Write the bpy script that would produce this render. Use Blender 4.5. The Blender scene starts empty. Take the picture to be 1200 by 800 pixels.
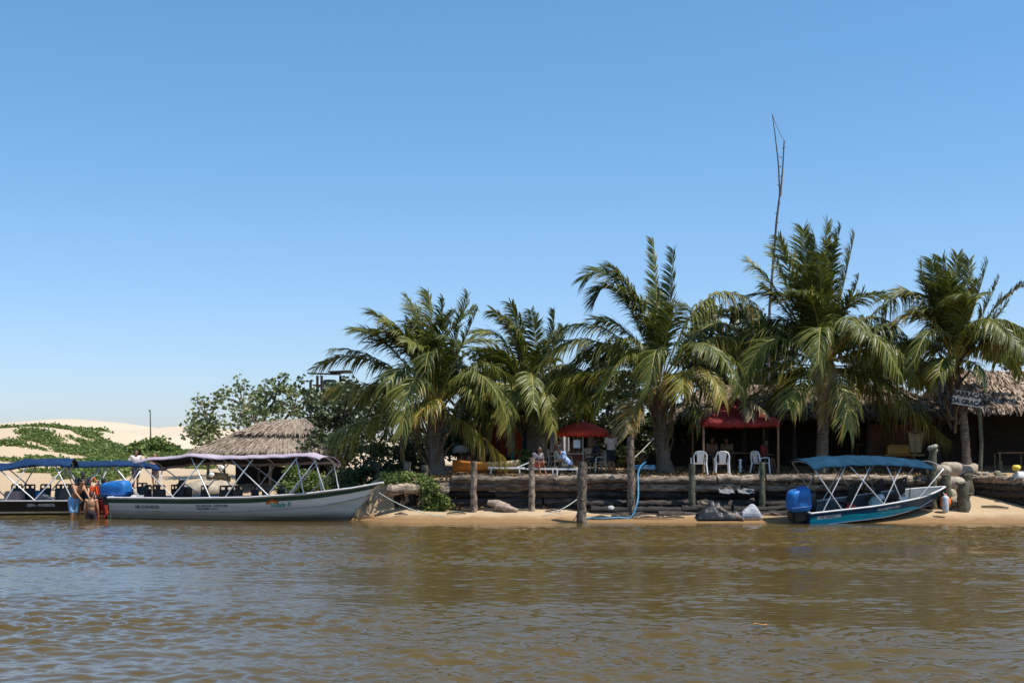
import bpy, bmesh, math, random
import numpy as np
from mathutils import Vector, Matrix, Euler

random.seed(7)
rng = np.random.default_rng(11)
SC = bpy.context.scene
COL = SC.collection
R = math.radians

# ------------------------------------------------------------------ camera
H, F, HY = 2.3, 1500.0, 536.0          # eye height above the river, focal length in photo pixels, horizon row


def P(px, py, Y):
    """the world point that lies at distance Y on the sight line through (px, py) of the 1200x800 photograph"""
    return Vector(((px - 600.0) / F * Y, Y, H + (HY - py) / F * Y))


cam = bpy.data.objects.new('camera', bpy.data.cameras.new('camera'))
COL.objects.link(cam)
cam.location = (0, 0, H)
cam.rotation_euler = (R(90), 0, 0)
cam.data.sensor_width = 36
cam.data.lens = 36 * F / 1200
cam.data.shift_y = (HY - 400) / 1200
cam.data.clip_start = 0.1
cam.data.clip_end = 6000
SC.camera = cam

# ------------------------------------------------------------------ light
SUN_EL, SUN_AZ = R(64), R(113)         # azimuth clockwise from +Y: from the right, a little behind the camera
sv = Vector((math.sin(SUN_AZ) * math.cos(SUN_EL), math.cos(SUN_AZ) * math.cos(SUN_EL), math.sin(SUN_EL)))
sun = bpy.data.objects.new('sun', bpy.data.lights.new('sun', 'SUN'))
COL.objects.link(sun)
sun.data.energy = 4.6
sun.data.angle = R(0.53)
sun.data.color = (1.0, 0.945, 0.86)
sun.rotation_euler = sv.to_track_quat('Z', 'Y').to_euler()
sun.location = (30, -20, 60)

w = bpy.data.worlds.new('World')
SC.world = w
w.use_nodes = True
nt = w.node_tree
bg = nt.nodes['Background']
sky = nt.nodes.new('ShaderNodeTexSky')
sky.sky_type = 'NISHITA'
sky.sun_disc = False
sky.sun_elevation = SUN_EL
sky.sun_rotation = SUN_AZ
sky.altitude = 0
sky.air_density = 1.0
sky.dust_density = 0.6
sky.ozone_density = 4.0
tint = nt.nodes.new('ShaderNodeMix')
tint.data_type = 'RGBA'
tint.blend_type = 'MULTIPLY'
tint.inputs['Factor'].default_value = 1
tcw = nt.nodes.new('ShaderNodeTexCoord'); sxw = nt.nodes.new('ShaderNodeSeparateXYZ')
nt.links.new(tcw.outputs['Generated'], sxw.inputs[0])
mrw = nt.nodes.new('ShaderNodeMapRange'); mrw.inputs['From Max'].default_value = 0.30
nt.links.new(sxw.outputs['Z'], mrw.inputs['Value'])
grad = nt.nodes.new('ShaderNodeMix'); grad.data_type = 'RGBA'
grad.inputs['A'].default_value = (0.88, 0.885, 1.08, 1)      # sky tint towards the horizon
grad.inputs['B'].default_value = (0.70, 1.0, 1.08, 1)
nt.links.new(mrw.outputs[0], grad.inputs['Factor'])
nt.links.new(grad.outputs['Result'], tint.inputs['B'])
nt.links.new(sky.outputs[0], tint.inputs['A'])
nt.links.new(tint.outputs['Result'], bg.inputs[0])
bg.inputs[1].default_value = 0.125

SC.view_settings.view_transform = 'Standard'
SC.view_settings.look = 'None'
SC.view_settings.exposure = 0.3
SC.view_settings.gamma = 1.0
SC.render.engine = 'CYCLES'
SC.cycles.max_bounces = 6
SC.cycles.diffuse_bounces = 3
SC.cycles.glossy_bounces = 3
SC.cycles.transmission_bounces = 3
SC.cycles.transparent_max_bounces = 4
SC.cycles.caustics_reflective = False
SC.cycles.caustics_refractive = False

# ------------------------------------------------------------------ materials
MATS = {}


def M(name, col, rough=0.7, var=0.25, scale=6.0, bump=0.0, bscale=None, metal=0.0, col2=None, stretch=(1, 1, 1), ramp=(0.32, 0.68), stain=None,
      rnd=0.0, trans=0.0, spec=0.5, detail=4.0, rndcol=None, coat=0.0):
    """procedural material: two-tone noise, optional bump, optional per-face variation (attribute rnd), optional translucency"""
    if name in MATS:
        return MATS[name]
    m = bpy.data.materials.new(name)
    m.use_nodes = True
    n, l = m.node_tree.nodes, m.node_tree.links
    b = n['Principled BSDF']
    out = n['Material Output']
    tc = n.new('ShaderNodeTexCoord')
    mp = n.new('ShaderNodeMapping')
    mp.inputs['Scale'].default_value = stretch
    l.new(tc.outputs['Object'], mp.inputs[0])
    no = n.new('ShaderNodeTexNoise')
    no.inputs['Scale'].default_value = scale
    no.inputs['Detail'].default_value = detail
    no.inputs['Roughness'].default_value = 0.62
    l.new(mp.outputs[0], no.inputs['Vector'])
    cr = n.new('ShaderNodeValToRGB')
    c2 = col2 if col2 else tuple(c * (1 - var) for c in col)
    c1 = col if col2 else tuple(min(1, c * (1 + var)) for c in col)
    cr.color_ramp.elements[0].position = ramp[0]
    cr.color_ramp.elements[1].position = ramp[1]
    cr.color_ramp.elements[0].color = (*c2, 1)
    cr.color_ramp.elements[1].color = (*c1, 1)
    l.new(no.outputs[0], cr.inputs[0])
    colout = cr.outputs[0]
    if rnd or rndcol:
        at = n.new('ShaderNodeAttribute')
        at.attribute_name = 'rnd'
        mx = n.new('ShaderNodeMix')
        mx.data_type = 'RGBA'
        l.new(at.outputs['Fac'], mx.inputs['Factor'])
        if rndcol:
            l.new(colout, mx.inputs['A'])
            mx.inputs['B'].default_value = (*rndcol, 1)
            colout = mx.outputs['Result']
        else:
            mx.blend_type = 'MULTIPLY'
            mr = n.new('ShaderNodeMapRange')
            mr.inputs['To Min'].default_value = 1 - rnd
            mr.inputs['To Max'].default_value = 1 + rnd
            l.new(at.outputs['Fac'], mr.inputs['Value'])
            mx.inputs['Factor'].default_value = 1
            l.new(colout, mx.inputs['A'])
            l.new(mr.outputs[0], mx.inputs['B'])
            for lk in list(mx.inputs['Factor'].links):
                l.remove(lk)
            colout = mx.outputs['Result']
    if stain:                                              # weathering with a shape of its own: (colour, height, fade) up from the base
        sz = n.new('ShaderNodeSeparateXYZ'); l.new(tc.outputs['Object'], sz.inputs[0])
        ad = n.new('ShaderNodeMath'); ad.operation = 'MULTIPLY_ADD'
        l.new(no.outputs[0], ad.inputs[0]); ad.inputs[1].default_value = -stain[2] * 1.5; l.new(sz.outputs['Z'], ad.inputs[2])
        ms_ = n.new('ShaderNodeMapRange'); l.new(ad.outputs[0], ms_.inputs['Value'])
        ms_.inputs['From Min'].default_value = stain[1] - stain[2]; ms_.inputs['From Max'].default_value = stain[1]
        ms_.inputs['To Min'].default_value = 0.85; ms_.inputs['To Max'].default_value = 0
        mx_ = n.new('ShaderNodeMix'); mx_.data_type = 'RGBA'
        l.new(ms_.outputs[0], mx_.inputs['Factor']); l.new(colout, mx_.inputs['A']); mx_.inputs['B'].default_value = (*stain[0], 1)
        colout = mx_.outputs['Result']
    l.new(colout, b.inputs['Base Color'])
    b.inputs['Roughness'].default_value = rough
    b.inputs['Metallic'].default_value = metal
    b.inputs['Specular IOR Level'].default_value = spec
    if coat:
        b.inputs['Coat Weight'].default_value = coat
        b.inputs['Coat Roughness'].default_value = 0.1
    if bump:
        nb = n.new('ShaderNodeTexNoise')
        nb.inputs['Scale'].default_value = bscale or scale * 2
        nb.inputs['Detail'].default_value = 5
        l.new(mp.outputs[0], nb.inputs['Vector'])
        bp = n.new('ShaderNodeBump')
        bp.inputs['Strength'].default_value = 0.8
        bp.inputs['Distance'].default_value = bump
        l.new(nb.outputs[0], bp.inputs['Height'])
        l.new(bp.outputs[0], b.inputs['Normal'])
    if trans:
        tr = n.new('ShaderNodeBsdfTranslucent')
        l.new(colout, tr.inputs[0])
        ms = n.new('ShaderNodeMixShader')
        ms.inputs[0].default_value = trans
        l.new(b.outputs[0], ms.inputs[1])
        l.new(tr.outputs[0], ms.inputs[2])
        l.new(ms.outputs[0], out.inputs[0])
    MATS[name] = m
    return m


# ------------------------------------------------------------------ objects
def tag(o, label=None, cat=None, group=None, kind=None):
    if label: o['label'] = label
    if cat: o['category'] = cat
    if group: o['group'] = group
    if kind: o['kind'] = kind
    return o


def empty(name, loc, label=None, cat=None, group=None, rz=0.0, kind=None):
    o = bpy.data.objects.new(name, None)
    o.empty_display_size = 0.2
    COL.objects.link(o)
    o.location = loc
    o.rotation_euler = (0, 0, rz)
    return tag(o, label, cat, group, kind)


def origin_of(o):
    v = Vector((0, 0, 0))
    while o is not None:
        v += o.location
        o = o.parent
    return v


class MB:
    """collects shapes; build() links them as ONE mesh object"""

    def __init__(s):
        s.v, s.f, s.m, s.r, s.sm = [], [], [], [], []
        s.n = 0

    def add(s, verts, faces, mi=0, rnd=0.5, smooth=False):
        b = s.n
        s.v.append(np.asarray(verts, dtype=float).reshape(-1, 3))
        s.n += len(s.v[-1])
        for f in faces:
            s.f.append(tuple(b + i for i in f))
        k = len(faces)
        s.m += [mi] * k
        s.r += ([rnd] * k if np.isscalar(rnd) else list(rnd))
        s.sm += [smooth] * k
        return s

    def box(s, c, size, rot=(0, 0, 0), mi=0, taper=1.0, rnd=0.5, bev=0.0):
        bm = bmesh.new()
        bmesh.ops.create_cube(bm, size=1)
        for v in bm.verts:
            if v.co.z > 0:
                v.co.x *= taper
                v.co.y *= taper
            v.co = Vector((v.co.x * size[0], v.co.y * size[1], v.co.z * size[2]))
        if bev:
            bmesh.ops.bevel(bm, geom=bm.edges[:], offset=bev, segments=2, affect='EDGES')
        mt = Matrix.Translation(Vector(c)) @ Euler(rot).to_matrix().to_4x4()
        s.add([mt @ v.co for v in bm.verts], [[v.index for v in f.verts] for f in bm.faces], mi, rnd)
        bm.free()
        return s

    def tube(s, pts, r, n=8, mi=0, cap=True, smooth=True, rnd=0.5, flat=1.0, jit=0.0):
        pts = [Vector(p) for p in pts]
        k = len(pts)
        rr = [r] * k if np.isscalar(r) else list(r)
        vs, fs = [], []
        t0 = (pts[1] - pts[0]).normalized()
        ref = Vector((0, 0, 1)) if abs(t0.z) < 0.9 else Vector((1, 0, 0))
        a = t0.cross(ref).normalized()
        for i, p in enumerate(pts):
            t = (pts[min(i + 1, k - 1)] - pts[max(i - 1, 0)]).normalized()
            a = (a - t * a.dot(t)).normalized()
            c = t.cross(a)
            for j in range(n):
                q = 2 * math.pi * j / n
                rad = rr[i] * (1 + (random.uniform(-jit, jit) if jit else 0))
                vs.append(p + a * (rad * math.cos(q)) + c * (rad * flat * math.sin(q)))
        for i in range(k - 1):
            for j in range(n):
                fs.append((i * n + j, i * n + (j + 1) % n, (i + 1) * n + (j + 1) % n, (i + 1) * n + j))
        s.add(vs, fs, mi, rnd, smooth)
        if cap:
            s.add([vs[j] for j in range(n)][::-1], [tuple(range(n))], mi, rnd)
            s.add([vs[(k - 1) * n + j] for j in range(n)], [tuple(range(n))], mi, rnd)
        return s

    def lathe(s, c, prof, n=16, mi=0, smooth=True, rot=None, rnd=0.5):
        c = Vector(c)
        mt = Euler(rot).to_matrix() if rot else Matrix.Identity(3)
        vs, fs = [], []
        for (r, z) in prof:
            for j in range(n):
                q = 2 * math.pi * j / n
                vs.append(c + mt @ Vector((r * math.cos(q), r * math.sin(q), z)))
        k = len(prof)
        for i in range(k - 1):
            for j in range(n):
                fs.append((i * n + j, i * n + (j + 1) % n, (i + 1) * n + (j + 1) % n, (i + 1) * n + j))
        fs.append(tuple(range(n))[::-1])
        fs.append(tuple((k - 1) * n + j for j in range(n)))
        return s.add(vs, fs, mi, rnd, smooth)

    def ball(s, c, r, n=12, mi=0, rnd=0.5, jit=0.0):
        r = (r, r, r) if np.isscalar(r) else r
        bm = bmesh.new()
        bmesh.ops.create_uvsphere(bm, u_segments=n, v_segments=max(6, n // 2 + 1), radius=1)
        for v in bm.verts:
            v.co *= 1 + random.uniform(-jit, jit)
        s.add([Vector(c) + Vector((v.co.x * r[0], v.co.y * r[1], v.co.z * r[2])) for v in bm.verts],
              [[v.index for v in f.verts] for f in bm.faces], mi, rnd, True)
        bm.free()
        return s

    def sheet(s, fn, nu, nv, mi=0, thick=0.0, smooth=True, rnd=0.5):
        """fn(u, v) -> point, u and v in 0..1; thick gives it a second skin and closed edges"""
        g = [[Vector(fn(i / nu, j / nv)) for j in range(nv + 1)] for i in range(nu + 1)]
        idx = lambda i, j: i * (nv + 1) + j
        vs = [p for row in g for p in row]
        fs = [(idx(i, j), idx(i + 1, j), idx(i + 1, j + 1), idx(i, j + 1)) for i in range(nu) for j in range(nv)]
        if not thick:
            return s.add(vs, fs, mi, rnd, smooth)
        low = []
        for i in range(nu + 1):
            for j in range(nv + 1):
                du = g[min(i + 1, nu)][j] - g[max(i - 1, 0)][j]
                dv = g[i][min(j + 1, nv)] - g[i][max(j - 1, 0)]
                nn = du.cross(dv)
                nn = nn.normalized() if nn.length > 1e-9 else Vector((0, 0, 1))
                low.append(g[i][j] - nn * thick)
        N = len(vs)
        fs2 = [tuple(N + q for q in f[::-1]) for f in fs]
        rim = [idx(i, 0) for i in range(nu + 1)] + [idx(nu, j) for j in range(1, nv + 1)] + \
              [idx(i, nv) for i in range(nu - 1, -1, -1)] + [idx(0, j) for j in range(nv - 1, 0, -1)]
        fs3 = [(rim[q], rim[(q + 1) % len(rim)], N + rim[(q + 1) % len(rim)], N + rim[q]) for q in range(len(rim))]
        fs3 = [f[::-1] for f in fs3]
        return s.add(vs + low, fs + fs2 + fs3, mi, rnd, smooth)

    def build(s, name, mats, parent=None, world=True, loc=None):
        me = bpy.data.meshes.new(name)
        V = np.concatenate(s.v) if s.v else np.zeros((0, 3))
        off = Vector((0, 0, 0))
        if parent is not None and world:
            off = origin_of(parent)
        if loc is not None:
            off = Vector(loc)
        V = V - np.array(off)
        me.from_pydata(V.tolist(), [], s.f)
        mats = mats if isinstance(mats, (list, tuple)) else [mats]
        for m in mats:
            me.materials.append(m)
        me.polygons.foreach_set('material_index', np.array(s.m, dtype=np.int32))
        me.polygons.foreach_set('use_smooth', np.array(s.sm, dtype=bool))
        at = me.attributes.new('rnd', 'FLOAT', 'FACE')
        at.data.foreach_set('value', np.array(s.r, dtype=np.float32))
        me.update()
        o = bpy.data.objects.new(name, me)
        COL.objects.link(o)
        if loc is not None:
            o.location = loc
        if parent is not None:
            o.parent = parent
        return o


def copy_tree(o, parent=None):
    c = o.copy()
    COL.objects.link(c)
    c.parent = parent
    for ch in list(o.children):
        copy_tree(ch, c)
    return c


def bez(a, c, b, n):
    return [(1 - t) ** 2 * a + 2 * t * (1 - t) * c + t * t * b for t in [i / n for i in range(n + 1)]]


def sag(a, b, d, n=10):
    a, b = Vector(a), Vector(b)
    return [a.lerp(b, i / n) - Vector((0, 0, d * 4 * (i / n) * (1 - i / n))) for i in range(n + 1)]


def sst(a, b, x):
    t = np.clip((np.asarray(x, dtype=float) - a) / (b - a), 0, 1)
    return t * t * (3 - 2 * t)


class VNoise:
    """smooth 2-D value noise for the ground and the water"""

    def __init__(s, seed):
        s.t = np.random.default_rng(seed).random((256, 256))

    def __call__(s, x, y):
        x, y = np.asarray(x, float), np.asarray(y, float)
        xi, yi = np.floor(x).astype(int), np.floor(y).astype(int)
        fx, fy = x - xi, y - yi
        fx, fy = fx * fx * (3 - 2 * fx), fy * fy * (3 - 2 * fy)
        g = lambda a, b: s.t[a % 256, b % 256]
        return (g(xi, yi) * (1 - fx) + g(xi + 1, yi) * fx) * (1 - fy) + (g(xi, yi + 1) * (1 - fx) + g(xi + 1, yi + 1) * fx) * fy


vn, vn2 = VNoise(3), VNoise(5)


def fbm(x, y, s, o=4):
    return sum(vn(x / s * 2 ** k + 17 * k, y / s * 2 ** k + 5 * k) * 0.5 ** k for k in range(o)) / (2 - 0.5 ** (o - 1)) - 0.5


# ------------------------------------------------------------------ ground
def shore(X):
    X = np.asarray(X, float)
    d = np.clip(-3.6 - X, 0, 10.5)
    return 45.5 + 0.85 * d - 0.25 * sst(6, 18, X) + 0.5 * (vn(X / 2.2, X * 0 + 9.3) - 0.5)


def tedge(X):
    """distance of the terrace's front edge (the log walls)"""
    X = np.asarray(X, float)
    e = 47.75 + 0 * X
    e = np.where(X > 15.75, 47.75 + (X - 15.75) * 9, e)
    e = np.where(X > 16.7, 56.0, e)
    r = 53.6 - (X - 17.3) * 2.75
    e = np.where(X > 17.3, r, e)
    return np.where(X > 19.6, 47.2, e)


def ground_z(X, Y):
    X, Y = np.asarray(X, float), np.asarray(Y, float)
    d = Y - shore(X)
    z = np.where(d < 0, np.maximum(d * 0.13, -1.6), 1.75 * (1 - np.exp(-np.maximum(d, 0) * 0.125)))
    z = z + 0.05 * fbm(X, Y, 1.6) * sst(0, 2, d)
    ter = 1.5 + 0.05 * np.clip(Y - 47.8, 0, 9) + 0.10 * fbm(X, Y, 2.5)
    m = sst(0, 0.3, Y - tedge(X)) * sst(-6.6, -4.9, X) * (1 - sst(60, 85, Y) * 0.0)
    z = z * (1 - m) + ter * m
    # near dune with creepers
    hx = np.interp(X, [-140, -60, -47, -41, -37, -34, -31.5, -29, -26, -20, -10, 60],
                   [3.0, 3.6, 4.1, 4.5, 4.75, 4.4, 3.2, 2.55, 2.7, 2.6, 2.4, 2.2])
    k = sst(76, 100, Y)
    z = z * (1 - k) + (hx + 0.55 * fbm(X, Y, 9)) * k
    # far dune
    hx = np.interp(X, [-400, -170, -120, -103, -92, -84, -78, -74, -69, -62, -54, -30, 60, 400],
                   [5, 6, 6.4, 7.4, 9.0, 9.75, 8.9, 7.6, 7.4, 8.3, 7.9, 6, 5, 5])
    k = sst(150, 250, Y)
    z = z * (1 - k) + (hx + 0.25 * fbm(X, Y, 30)) * k
    k = sst(270, 420, Y)
    return z * (1 - k) + 3.0 * k


def gz(x, y):
    return float(ground_z(x, y))


def axis(parts):
    out = []
    for a, b, st in parts:
        out += list(np.arange(a, b, st))
    return np.array(out + [parts[-1][1]])


gx = axis([(-3000, -400, 400), (-400, -120, 20), (-120, -50, 2.0), (-50, -18, 0.8), (-18, 22, 0.22), (22, 40, 1.0), (40, 400, 30), (400, 3000, 400)])
gy = axis([(-3000, -200, 400), (-200, 20, 30), (20, 43, 2.0), (43, 57, 0.16), (57, 76, 0.8), (76, 110, 0.8), (110, 280, 4), (280, 500, 20), (500, 4500, 500)])
GX, GY = np.meshgrid(gx, gy, indexing='ij')
GZ = ground_z(GX, GY)
nx, ny = len(gx), len(gy)
ii = np.arange(nx * ny).reshape(nx, ny)
quads = np.stack([ii[:-1, :-1], ii[1:, :-1], ii[1:, 1:], ii[:-1, 1:]], -1).reshape(-1, 4)


def grid_object(name, V, Q, mat, attrs=None):
    me = bpy.data.meshes.new(name)
    me.vertices.add(len(V))
    me.vertices.foreach_set('co', V.astype(np.float32).ravel())
    me.loops.add(Q.size)
    me.loops.foreach_set('vertex_index', Q.astype(np.int32).ravel())
    me.polygons.add(len(Q))
    me.polygons.foreach_set('loop_start', np.arange(0, Q.size, 4, dtype=np.int32))
    me.update(calc_edges=True)
    me.polygons.foreach_set('use_smooth', np.ones(len(Q), dtype=bool))
    for k, a in (attrs or {}).items():
        at = me.attributes.new(k, 'FLOAT', 'POINT')
        at.data.foreach_set('value', a.astype(np.float32).ravel())
    me.materials.append(mat)
    me.validate()
    o = bpy.data.objects.new(name, me)
    COL.objects.link(o)
    return o


sand = bpy.data.materials.new('sand')
sand.use_nodes = True
n, l = sand.node_tree.nodes, sand.node_tree.links
b = n['Principled BSDF']
b.inputs['Roughness'].default_value = 0.9
b.inputs['Specular IOR Level'].default_value = 0.25
geo = n.new('ShaderNodeNewGeometry')
sx = n.new('ShaderNodeSeparateXYZ')
l.new(geo.outputs['Position'], sx.inputs[0])


def noise_node(nodes, links, vec, scale, detail=5, rough=0.6):
    t = nodes.new('ShaderNodeTexNoise')
    t.inputs['Scale'].default_value = scale
    t.inputs['Detail'].default_value = detail
    t.inputs['Roughness'].default_value = rough
    links.new(vec, t.inputs['Vector'])
    return t


def mixc(nodes, links, fac, a, b_, typ='MIX'):
    x = nodes.new('ShaderNodeMix')
    x.data_type = 'RGBA'
    x.blend_type = typ
    for s, v in (('Factor', fac), ('A', a), ('B', b_)):
        if hasattr(v, 'is_linked') or hasattr(v, 'links'):
            links.new(v, x.inputs[s])
        else:
            x.inputs[s].default_value = v if not isinstance(v, tuple) else (*v, 1)
    return x.outputs['Result']


def maprange(nodes, links, v, a, b_, c=0.0, d=1.0):
    x = nodes.new('ShaderNodeMapRange')
    links.new(v, x.inputs['Value'])
    for k, q in zip(('From Min', 'From Max', 'To Min', 'To Max'), (a, b_, c, d)):
        x.inputs[k].default_value = q
    return x.outputs[0]


n1 = noise_node(n, l, geo.outputs['Position'], 1.4)
n2 = noise_node(n, l, geo.outputs['Position'], 9.0)
n3 = noise_node(n, l, geo.outputs['Position'], 28.0, 3)
c = mixc(n, l, n1.outputs[0], (0.44, 0.31, 0.18), (0.54, 0.40, 0.25))
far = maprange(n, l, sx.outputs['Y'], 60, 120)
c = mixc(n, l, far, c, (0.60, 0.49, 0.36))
wetn = n.new('ShaderNodeMath'); wetn.operation = 'MULTIPLY_ADD'
l.new(n1.outputs[0], wetn.inputs[0]); wetn.inputs[1].default_value = 0.22; l.new(sx.outputs['Z'], wetn.inputs[2])
wet = maprange(n, l, wetn.outputs[0], 0.20, 0.36, 1, 0)
c = mixc(n, l, wet, c, (0.27, 0.150, 0.060))
lit = n.new('ShaderNodeAttribute'); lit.attribute_name = 'litter'
lm = n.new('ShaderNodeMath'); lm.operation = 'MULTIPLY'
l.new(lit.outputs['Fac'], lm.inputs[0]); l.new(maprange(n, l, n2.outputs[0], 0.40, 0.58), lm.inputs[1])
c = mixc(n, l, lm.outputs[0], c, (0.19, 0.115, 0.06))
c = mixc(n, l, maprange(n, l, n3.outputs[0], 0.35, 0.65, 0.0, 0.35), c, (0.35, 0.24, 0.14))
dark_foot = n.new('ShaderNodeAttribute'); dark_foot.attribute_name = 'dark_foot'
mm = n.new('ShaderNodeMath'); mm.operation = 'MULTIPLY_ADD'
l.new(n2.outputs[0], mm.inputs[0]); mm.inputs[1].default_value = .9; l.new(dark_foot.outputs['Fac'], mm.inputs[2])
c = mixc(n, l, maprange(n, l, mm.outputs[0], 0.95, 1.10), c, (0.030, 0.022, 0.016))  # near-black ground strip along the foot of the wall
l.new(c, b.inputs['Base Color'])
l.new(maprange(n, l, wet, 0, 1, 0.92, 0.45), b.inputs['Roughness'])
bp = n.new('ShaderNodeBump'); bp.inputs['Strength'].default_value = 0.7; bp.inputs['Distance'].default_value = 0.12
nb = noise_node(n, l, geo.outputs['Position'], 3.2, 6, 0.65)
l.new(nb.outputs[0], bp.inputs['Height']); l.new(bp.outputs[0], b.inputs['Normal'])
litter = sst(-6.5, -4.5, GX) * sst(0.0, 0.4, GY - tedge(GX)) * (1 - sst(70, 76, GY)) * 0.55
dark_foot_y = np.interp(GX, [-6, -4.5, -2, 2.0, 3.4, 10.2, 11.0, 15.6, 16.2], [60, 47.6, 47.25, 47.2, 46.5, 46.4, 46.6, 46.9, 60]) + 0.35 * fbm(GX, GY, 0.8)
dark_foot_v = sst(-0.1, 0.25, GY - dark_foot_y) * (1 - sst(0.25, 0.5, GY - tedge(GX)))
ground = grid_object('ground', np.stack([GX, GY, GZ], -1).reshape(-1, 3), quads, sand, {'litter': litter, 'dark_foot': dark_foot_v})
tag(ground, kind='structure')

# ------------------------------------------------------------------ river
ywr = np.concatenate([[-3000, -300, -40, 0.5], np.geomspace(2.0, 11.5, 50), np.geomspace(11.6, 60, 620), [75, 200]])
th = np.concatenate([[-89.8, -87, -80, -65, -50, -38, -32], np.linspace(-27, 27, 620), [32, 38, 50, 65, 80, 87, 89.8]])
TX = np.tan(np.radians(th))
WX = np.maximum(np.abs(ywr), 3.0)[None, :] * TX[:, None]
WY = np.repeat(ywr[None, :], len(th), 0)
wr = np.random.default_rng(4)
WZ = np.zeros_like(WX)
warp = 0.9 * (vn(WX / 3.1, WY / 4.0) - 0.5)
gust = 0.2 + 1.45 * vn2(WX / 9 + 3, WY / 3.5)                       # cat's paws: rougher and smoother patches
streak = 0.30 + 0.95 * sst(.28, .72, 0.65 * vn(WX / 16 + 7, WY / 3.2 + 2) + 0.35 * vn2(WX / 5, WY / 1.3))   # calm streaks
gust2 = 0.15 + 1.0 * vn(WX / 3.2 + 40, WY / 1.5) + 0.55 * vn2(WX / 14, WY / 6 + 9)
for k in range(96):
    lam = 0.18 * (1.9 / 0.18) ** wr.random() ** 1.15
    a = wr.normal(0.15, 0.55)
    kx, ky = math.sin(a) * 2 * math.pi / lam, math.cos(a) * 2 * math.pi / lam
    amp = 0.0037 * lam ** 0.75 * (1.0 if lam < .55 else .62)
    mod = (gust2 if lam < 0.7 else gust) * streak
    cell = np.maximum(np.abs(WY) / 390.0, 0.02)
    fade = np.clip(lam / (3.2 * cell) - 0.25, 0, 1)
    ph = kx * WX + ky * WY + wr.random() * 6.28 + warp * 2.2
    WZ += amp * mod * fade * (np.sin(ph) + 0.25 * np.sin(2 * ph + 0.6))
calm = sst(0.0, 6.0, shore(WX) - WY)
WZ *= (0.25 + 0.75 * calm) * ((np.abs(th)[:, None] <= 27) & (WY > 0.6) & (WY < 60))
ii = np.arange(WX.size).reshape(WX.shape)
wq = np.stack([ii[:-1, :-1], ii[1:, :-1], ii[1:, 1:], ii[:-1, 1:]], -1).reshape(-1, 4)

water_m = bpy.data.materials.new('river_water')
water_m.use_nodes = True
n, l = water_m.node_tree.nodes, water_m.node_tree.links
b = n['Principled BSDF']
geo = n.new('ShaderNodeNewGeometry')
n1 = noise_node(n, l, geo.outputs['Position'], 0.25, 3)
c = mixc(n, l, n1.outputs[0], (0.080, 0.053, 0.014), (0.107, 0.072, 0.021))
l.new(c, b.inputs['Base Color'])
b.inputs['Roughness'].default_value = 0.06
b.inputs['IOR'].default_value = 1.333
b.inputs['Specular Tint'].default_value = (1.0, 0.90, 0.78, 1)
b.inputs['Specular IOR Level'].default_value = 0.42
mp = n.new('ShaderNodeMapping'); mp.inputs['Scale'].default_value = (0.55, 1.0, 1.0)
l.new(geo.outputs['Position'], mp.inputs[0])
nb = noise_node(n, l, mp.outputs[0], 7.0, 3, 0.55)
bp = n.new('ShaderNodeBump'); bp.inputs['Strength'].default_value = 0.35; bp.inputs['Distance'].default_value = 0.03
l.new(nb.outputs[0], bp.inputs['Height']); l.new(bp.outputs[0], b.inputs['Normal'])
river = grid_object('river_water', np.stack([WX, WY, WZ], -1).reshape(-1, 3), wq, water_m)
tag(river, kind='structure')
# ------------------------------------------------------------------ palms
def ramp_leaf(name, stops, rough, trans=0.22, spec=0.5):
    m = bpy.data.materials.new(name)
    m.use_nodes = True
    n, l = m.node_tree.nodes, m.node_tree.links
    b = n['Principled BSDF']
    at = n.new('ShaderNodeAttribute'); at.attribute_name = 'rnd'
    cr = n.new('ShaderNodeValToRGB')
    els = cr.color_ramp.elements
    while len(els) < len(stops): els.new(0.5)
    for e, (p, c) in zip(els, stops):
        e.position = p; e.color = (*c, 1)
    l.new(at.outputs['Fac'], cr.inputs[0])
    l.new(cr.outputs[0], b.inputs['Base Color'])
    b.inputs['Roughness'].default_value = rough
    b.inputs['Specular IOR Level'].default_value = spec
    tr = n.new('ShaderNodeBsdfTranslucent')
    l.new(cr.outputs[0], tr.inputs[0])
    ms = n.new('ShaderNodeMixShader'); ms.inputs[0].default_value = trans
    l.new(b.outputs[0], ms.inputs[1]); l.new(tr.outputs[0], ms.inputs[2])
    l.new(ms.outputs[0], n['Material Output'].inputs[0])
    MATS[name] = m
    return m


FROND = ramp_leaf('palm_leaflet', [(0.0, (0.020, 0.036, 0.010)), (0.35, (0.080, 0.104, 0.017)), (0.62, (0.215, 0.215, 0.034)),
                                   (0.82, (0.26, 0.22, 0.040)), (0.93, (0.40, 0.23, 0.040)), (1.0, (0.36, 0.27, 0.14))], 0.44, 0.28, 0.45)
RACHIS = M('palm_rachis', (0.34, 0.27, 0.06), 0.45, 0.3, 3)
PTRUNK = M('palm_trunk', (0.21, 0.16, 0.115), 0.85, col2=(0.085, 0.062, 0.045), scale=3, stretch=(1, 1, 6), bump=0.03, bscale=5)
BOOT = M('palm_leaf_base', (0.20, 0.13, 0.07), 0.8, col2=(0.07, 0.045, 0.025), scale=7, bump=0.02)
COCO = M('coconut_husk', (0.20, 0.17, 0.04), 0.5, 0.3, 5)


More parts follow.
